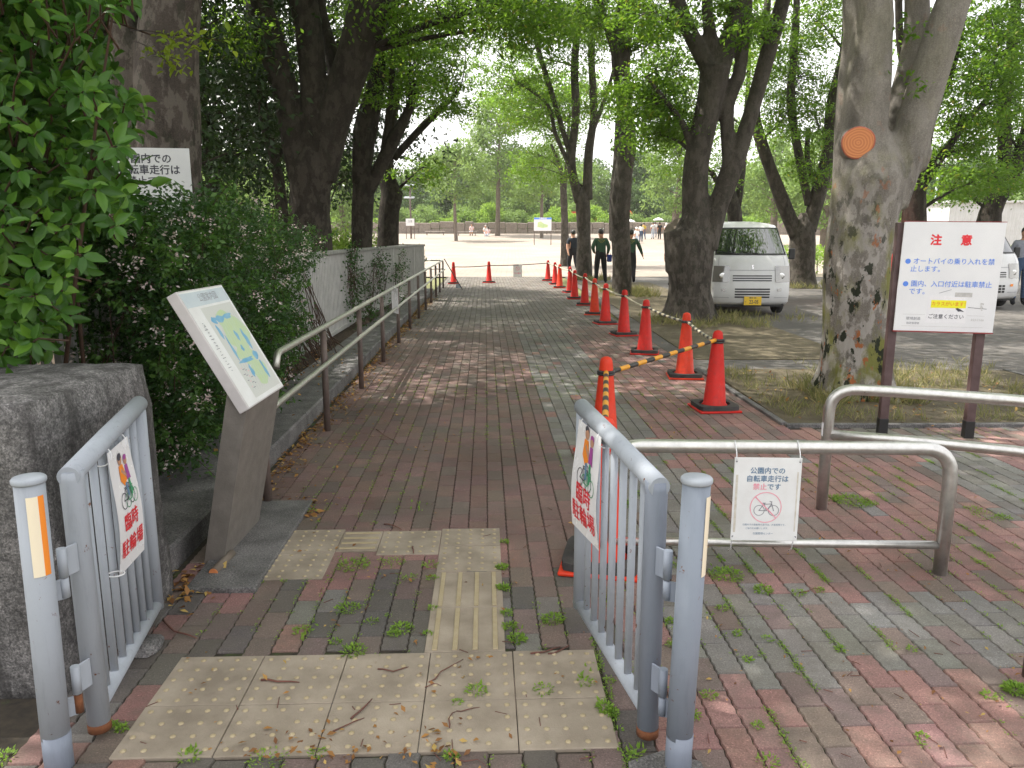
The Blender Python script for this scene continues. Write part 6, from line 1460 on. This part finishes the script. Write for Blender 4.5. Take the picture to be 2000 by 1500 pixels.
# ------------------------------------------------------------------ weeds, dry grass, leaf litter: nobody could count these
def on_ground(px, py): return G(px, py, 0)
wd = Leaves()
def tuft(p, r, n, L, up=.6):
    a = R.uniform(0, 2 * PI, n); q = np.sqrt(R.uniform(0, 1, n)) * r; h = R.uniform(.0, 1, n) * L * up
    wd.C.append(np.stack([p.x + np.cos(a) * q, p.y + np.sin(a) * q, p.z + h + .002], 1)); wd.D.append(np.stack([np.cos(a), np.sin(a), R.uniform(.0, 1.2, n)], 1) + R.normal(0, .3, (n, 3)))
    wd.N.append(np.array((0, 0, 1.0)) + R.normal(0, .4, (n, 3))); wd.L.append(L * R.uniform(.5, 1.2, n))
for px, py, rpx, n in ((690, 1105, 30, 90), (770, 1100, 22, 40), (840, 1105, 16, 36), (800, 1130, 14, 24), (845, 1130, 10, 22), (785, 1230, 20, 60), (770, 1240, 12, 30), (680, 1190, 22, 60), (690, 1275, 24, 60), (590, 1235, 20, 30), (655, 1255, 10, 20), (725, 1215, 12, 20), (835, 1240, 8, 20), (845, 1190, 8, 20), (980, 1110, 10, 60), (982, 1150, 10, 60), (985, 1060, 7, 30), (990, 1200, 10, 40), (995, 1225, 14, 50), (1010, 1250, 16, 60), (1080, 1212, 20, 70), (930, 1352, 20, 40), (895, 1375, 8, 14), (1180, 1385, 16, 60), (1195, 1395, 12, 40), (1145, 1335, 16, 30), (1060, 1350, 20, 30), (1190, 1330, 10, 20), (1350, 1400, 16, 50), (1310, 1105, 12, 40), (1420, 1125, 30, 140), (1490, 1155, 16, 60), (1560, 1160, 12, 30), (1600, 1155, 10, 26), (1665, 980, 34, 200), (1620, 975, 18, 60), (1700, 985, 14, 50), (1930, 1010, 26, 50), (1900, 995, 14, 40), (1960, 1012, 14, 40), (1985, 1350, 22, 140), (1385, 1360, 14, 30), (1310, 1215, 8, 30), (1310, 1260, 8, 30), (1250, 1100, 8, 30), (450, 1122, 14, 50), (215, 1420, 12, 50), (240, 1425, 10, 30), (370, 1480, 20, 30), (520, 1490, 40, 40), (620, 1475, 16, 20), (880, 1480, 14, 30), (600, 990, 14, 40), (610, 1000, 10, 20), (1240, 1480, 10, 20), (10, 1480, 20, 30), (1480, 1420, 10, 20), (1500, 1490, 20, 30), (1800, 1440, 8, 14), (1930, 1360, 12, 30), (1780, 1270, 8, 14), (1640, 1270, 8, 18), (1440, 1240, 8, 22), (1460, 1290, 8, 22), (1500, 1250, 10, 16), (1410, 1190, 10, 26)):
    g = on_ground(px, py); tuft(g, rpx / FPX * g.y * 1.1, int(n * 2.6), .016 if n > 50 else .013)
for k in range(150):                                             # moss runs along single joints
    c = rnd.randint(4, 44); p0 = rnd.uniform(1.7, 5.2) if c < 24 else rnd.uniform(2.0, 5.2); ln = rnd.uniform(.04, .22)
    if any(a < c * .1 < b and q < p0 < e for a, b, q, e, kk in TILES): continue
    for j in range(int(ln / .010)): tuft(S(c * .10 + rnd.gauss(0, .005), p0 + j * .010, -.002), .011, 9, .0095, .5)
for c in range(-11, 50):                                        # sprouts following the joints
    s0 = c * .10
    for k in range(260 if c < 24 else 190):
        p_ = rnd.uniform(1.4, 9 if c < 22 else 5.8)
        dn = mn.noise(V((s0 * 1.3, p_ * .9, 3.3)))
        if dn < .06 or rnd.random() > .62 / (1 + .10 * p_): continue
        if any(a < s0 < b and q < p_ < e for a, b, q, e, kk in TILES): continue
        tuft(S(s0, p_, -.002), .013, 7, .0105, .45)
for k in range(70):                                             # long thin blades among the slabs
    px, py = rnd.choice(((1180, 1385), (1145, 1320), (1400, 1100), (930, 1352), (590, 1235), (820, 990), (1240, 1470), (20, 1490), (380, 1470), (1000, 1235)))
    g = on_ground(px + rnd.gauss(0, 14), py + rnd.gauss(0, 8)); wd.C.append(np.array([tuple(g)])); wd.D.append(np.array([(rnd.gauss(0, .6), rnd.gauss(0, .6), 1)])); wd.N.append(np.array([(rnd.gauss(0, 1), -1, .3)])); wd.L.append(np.array([rnd.uniform(.012, .03)]))
o = wd.build('paving_weeds', M['weed'], None, .42); o['kind'] = 'stuff'
gr = Leaves()
def grass(x0, x1, y0, y1, n, L, keep=None):
    for k in range(n):
        x, y = rnd.uniform(x0, x1), rnd.uniform(y0, y1)
        if keep and not keep(x, y): continue
        if mn.noise(V((x * 1.6, y * 1.6, 0))) < -.12: continue
        m_ = rnd.randint(4, 8); ln = L * rnd.uniform(.5, 1.3)
        gr.C.append(np.array([(x, y, .005)] * m_) + R.normal(0, .02, (m_, 3)) * (1, 1, 0)); gr.D.append(np.stack([R.normal(0, .5, m_), R.normal(0, .5, m_), np.ones(m_)], 1)); gr.N.append(R.normal(0, 1, (m_, 3)) + np.array((0, -.6, .2))); gr.L.append(ln * R.uniform(.5, 1.2, m_))
grass(2.3, 5.5, 6.1, 8.6, 1350, .11, lambda x, y: (x - 3.25) ** 2 + (y - 7.2) ** 2 > .10)
grass(2.75, 3.8, 6.75, 7.6, 320, .17, lambda x, y: (x - 3.22) ** 2 + (y - 7.2) ** 2 > .09)
grass(2.4, 4.3, 12.6, 14.8, 600, .16, lambda x, y: (x - 3.2) ** 2 + (y - 13.9) ** 2 > .2); grass(2.4, 3.7, 19, 21.3, 420, .22); grass(2.3, 3.4, 26, 28.5, 260, .22)
grass(8.1, 10.0, 22, 24.3, 420, .22); grass(4.2, 5.6, 13.4, 15.0, 130, .14); grass(3.4, 5.5, 8.6, 9.3, 120, .12)
o = gr.build('dry_grass', M['drygrass'], None, .055, droop=.3); o['kind'] = 'stuff'
dl = Leaves()
def litter(pts, n, L=.045, sp=.05):
    for k in range(n):
        p = rnd.choice(pts); dl.C.append(np.array([(p.x + rnd.gauss(0, sp), p.y + rnd.gauss(0, sp * 1.6), max(p.z, 0) + .006 + rnd.random() * .012)])); dl.D.append(np.array([(rnd.gauss(0, 1), rnd.gauss(0, 1), rnd.gauss(0, .25))])); dl.N.append(np.array([(rnd.gauss(0, .35), rnd.gauss(0, .35), 1)])); dl.L.append(np.array([L * rnd.uniform(.35, 1.15)]))
litter([S(-1.37 + .05 * math.sin(k), 4.1 + .1 * k) for k in range(150)], 2800, .042, .050); litter([S(-1.2, 4.2 + .2 * k) for k in range(80)], 420, .035, .13)
litter([on_ground(400, 1120), on_ground(440, 1100), on_ground(390, 1145), on_ground(350, 1150)], 150, .05, .06); litter([on_ground(590, 985), on_ground(600, 1000)], 60, .05, .05)
litter([V((-2.0 - .05 * k % .6, 4 + .08 * k, .12)) for k in range(70)], 420, .045, .16)
litter([on_ground(560, 1478), on_ground(620, 1470), on_ground(800, 1475), on_ground(860, 1470), on_ground(890, 1490), on_ground(500, 1480), on_ground(700, 1490)], 130, .030, .05)
litter([on_ground(rnd.uniform(300, 1250), rnd.uniform(1000, 1490)) for k in range(120)], 90, .030, .03); litter([on_ground(rnd.uniform(1300, 2000), rnd.uniform(900, 1490)) for k in range(120)], 110, .024, .03)
litter([on_ground(rnd.uniform(700, 1400), rnd.uniform(600, 900)) for k in range(120)], 150, .035, .05); litter([V((rnd.uniform(2.3, 5), rnd.uniform(6, 8.6), .012)) for k in range(60)], 260, .05, .1)
o = dl.build('leaf_litter', M['deadleaf'], None, .5, droop=.25); o['kind'] = 'stuff'
mb = MB()
for a, b, r in (((510, 1332), (585, 1336), .0055), ((738, 1310), (798, 1305), .004), ((686, 1408), (727, 1368), .005), ((650, 1432), (712, 1405), .0035), ((838, 1335), (905, 1290), .003), ((878, 1425), (892, 1392), .003), ((892, 1392), (938, 1384), .0028), ((1036, 1280), (1095, 1266), .005), ((1070, 1280), (1110, 1262), .0045), ((320, 1215), (385, 1250), .006), ((830, 1345), (862, 1342), .0025), ((750, 1026), (785, 1037), .005), ((735, 840), (778, 870), .004), ((806, 1070), (808, 1083), .005), ((880, 1480), (950, 1500), .003), ((1560, 1160), (1610, 1150), .003), ((310, 1000), (455, 975), .014)):
    A, B = on_ground(*a), on_ground(*b); m_ = (A + B) / 2 + V((rnd.gauss(0, .008), rnd.gauss(0, .012), .008)); r *= .68; mb.tube([A + UPZ * (r + .004), A * .6 + m_ * .4 + V((rnd.gauss(0, .004), rnd.gauss(0, .005), r + .003)), m_ + UPZ * r, m_ * .4 + B * .6 + V((rnd.gauss(0, .005), rnd.gauss(0, .006), r + .003)), B + UPZ * (r + .003)], [r * 1.1, r, r * .9, r * .75, r * .4], 7)
for k in range(90):
    p = on_ground(rnd.uniform(250, 1900), rnd.uniform(800, 1490)); a = rnd.uniform(0, PI); ln = rnd.uniform(.02, .06); mb.tube([p + UPZ * .005, p + V((ln * math.cos(a), ln * math.sin(a), .006))], .0014, 5)
struct(mb.build('fallen_twigs', M['twig']))['kind'] = 'stuff'
# ------------------------------------------------------------------ summer haze: the far wood pales
mh = bpy.data.materials.new('haze_air'); mh.use_nodes = True; nh = mh.node_tree; nh.nodes.remove(nh.nodes['Principled BSDF'])
pv = nh.nodes.new('ShaderNodeVolumePrincipled'); pv.inputs['Color'].default_value = (.95, .96, .95, 1); pv.inputs['Density'].default_value = .00035; pv.inputs['Anisotropy'].default_value = .25
nh.links.new(pv.outputs[0], nh.nodes['Material Output'].inputs['Volume'])
mb = MB(); mb.box((0, 105, 14.5), (540, 300, 31.1)); mb.build('haze', mh)['kind'] = 'stuff'
SC.cycles.volume_bounces = 1
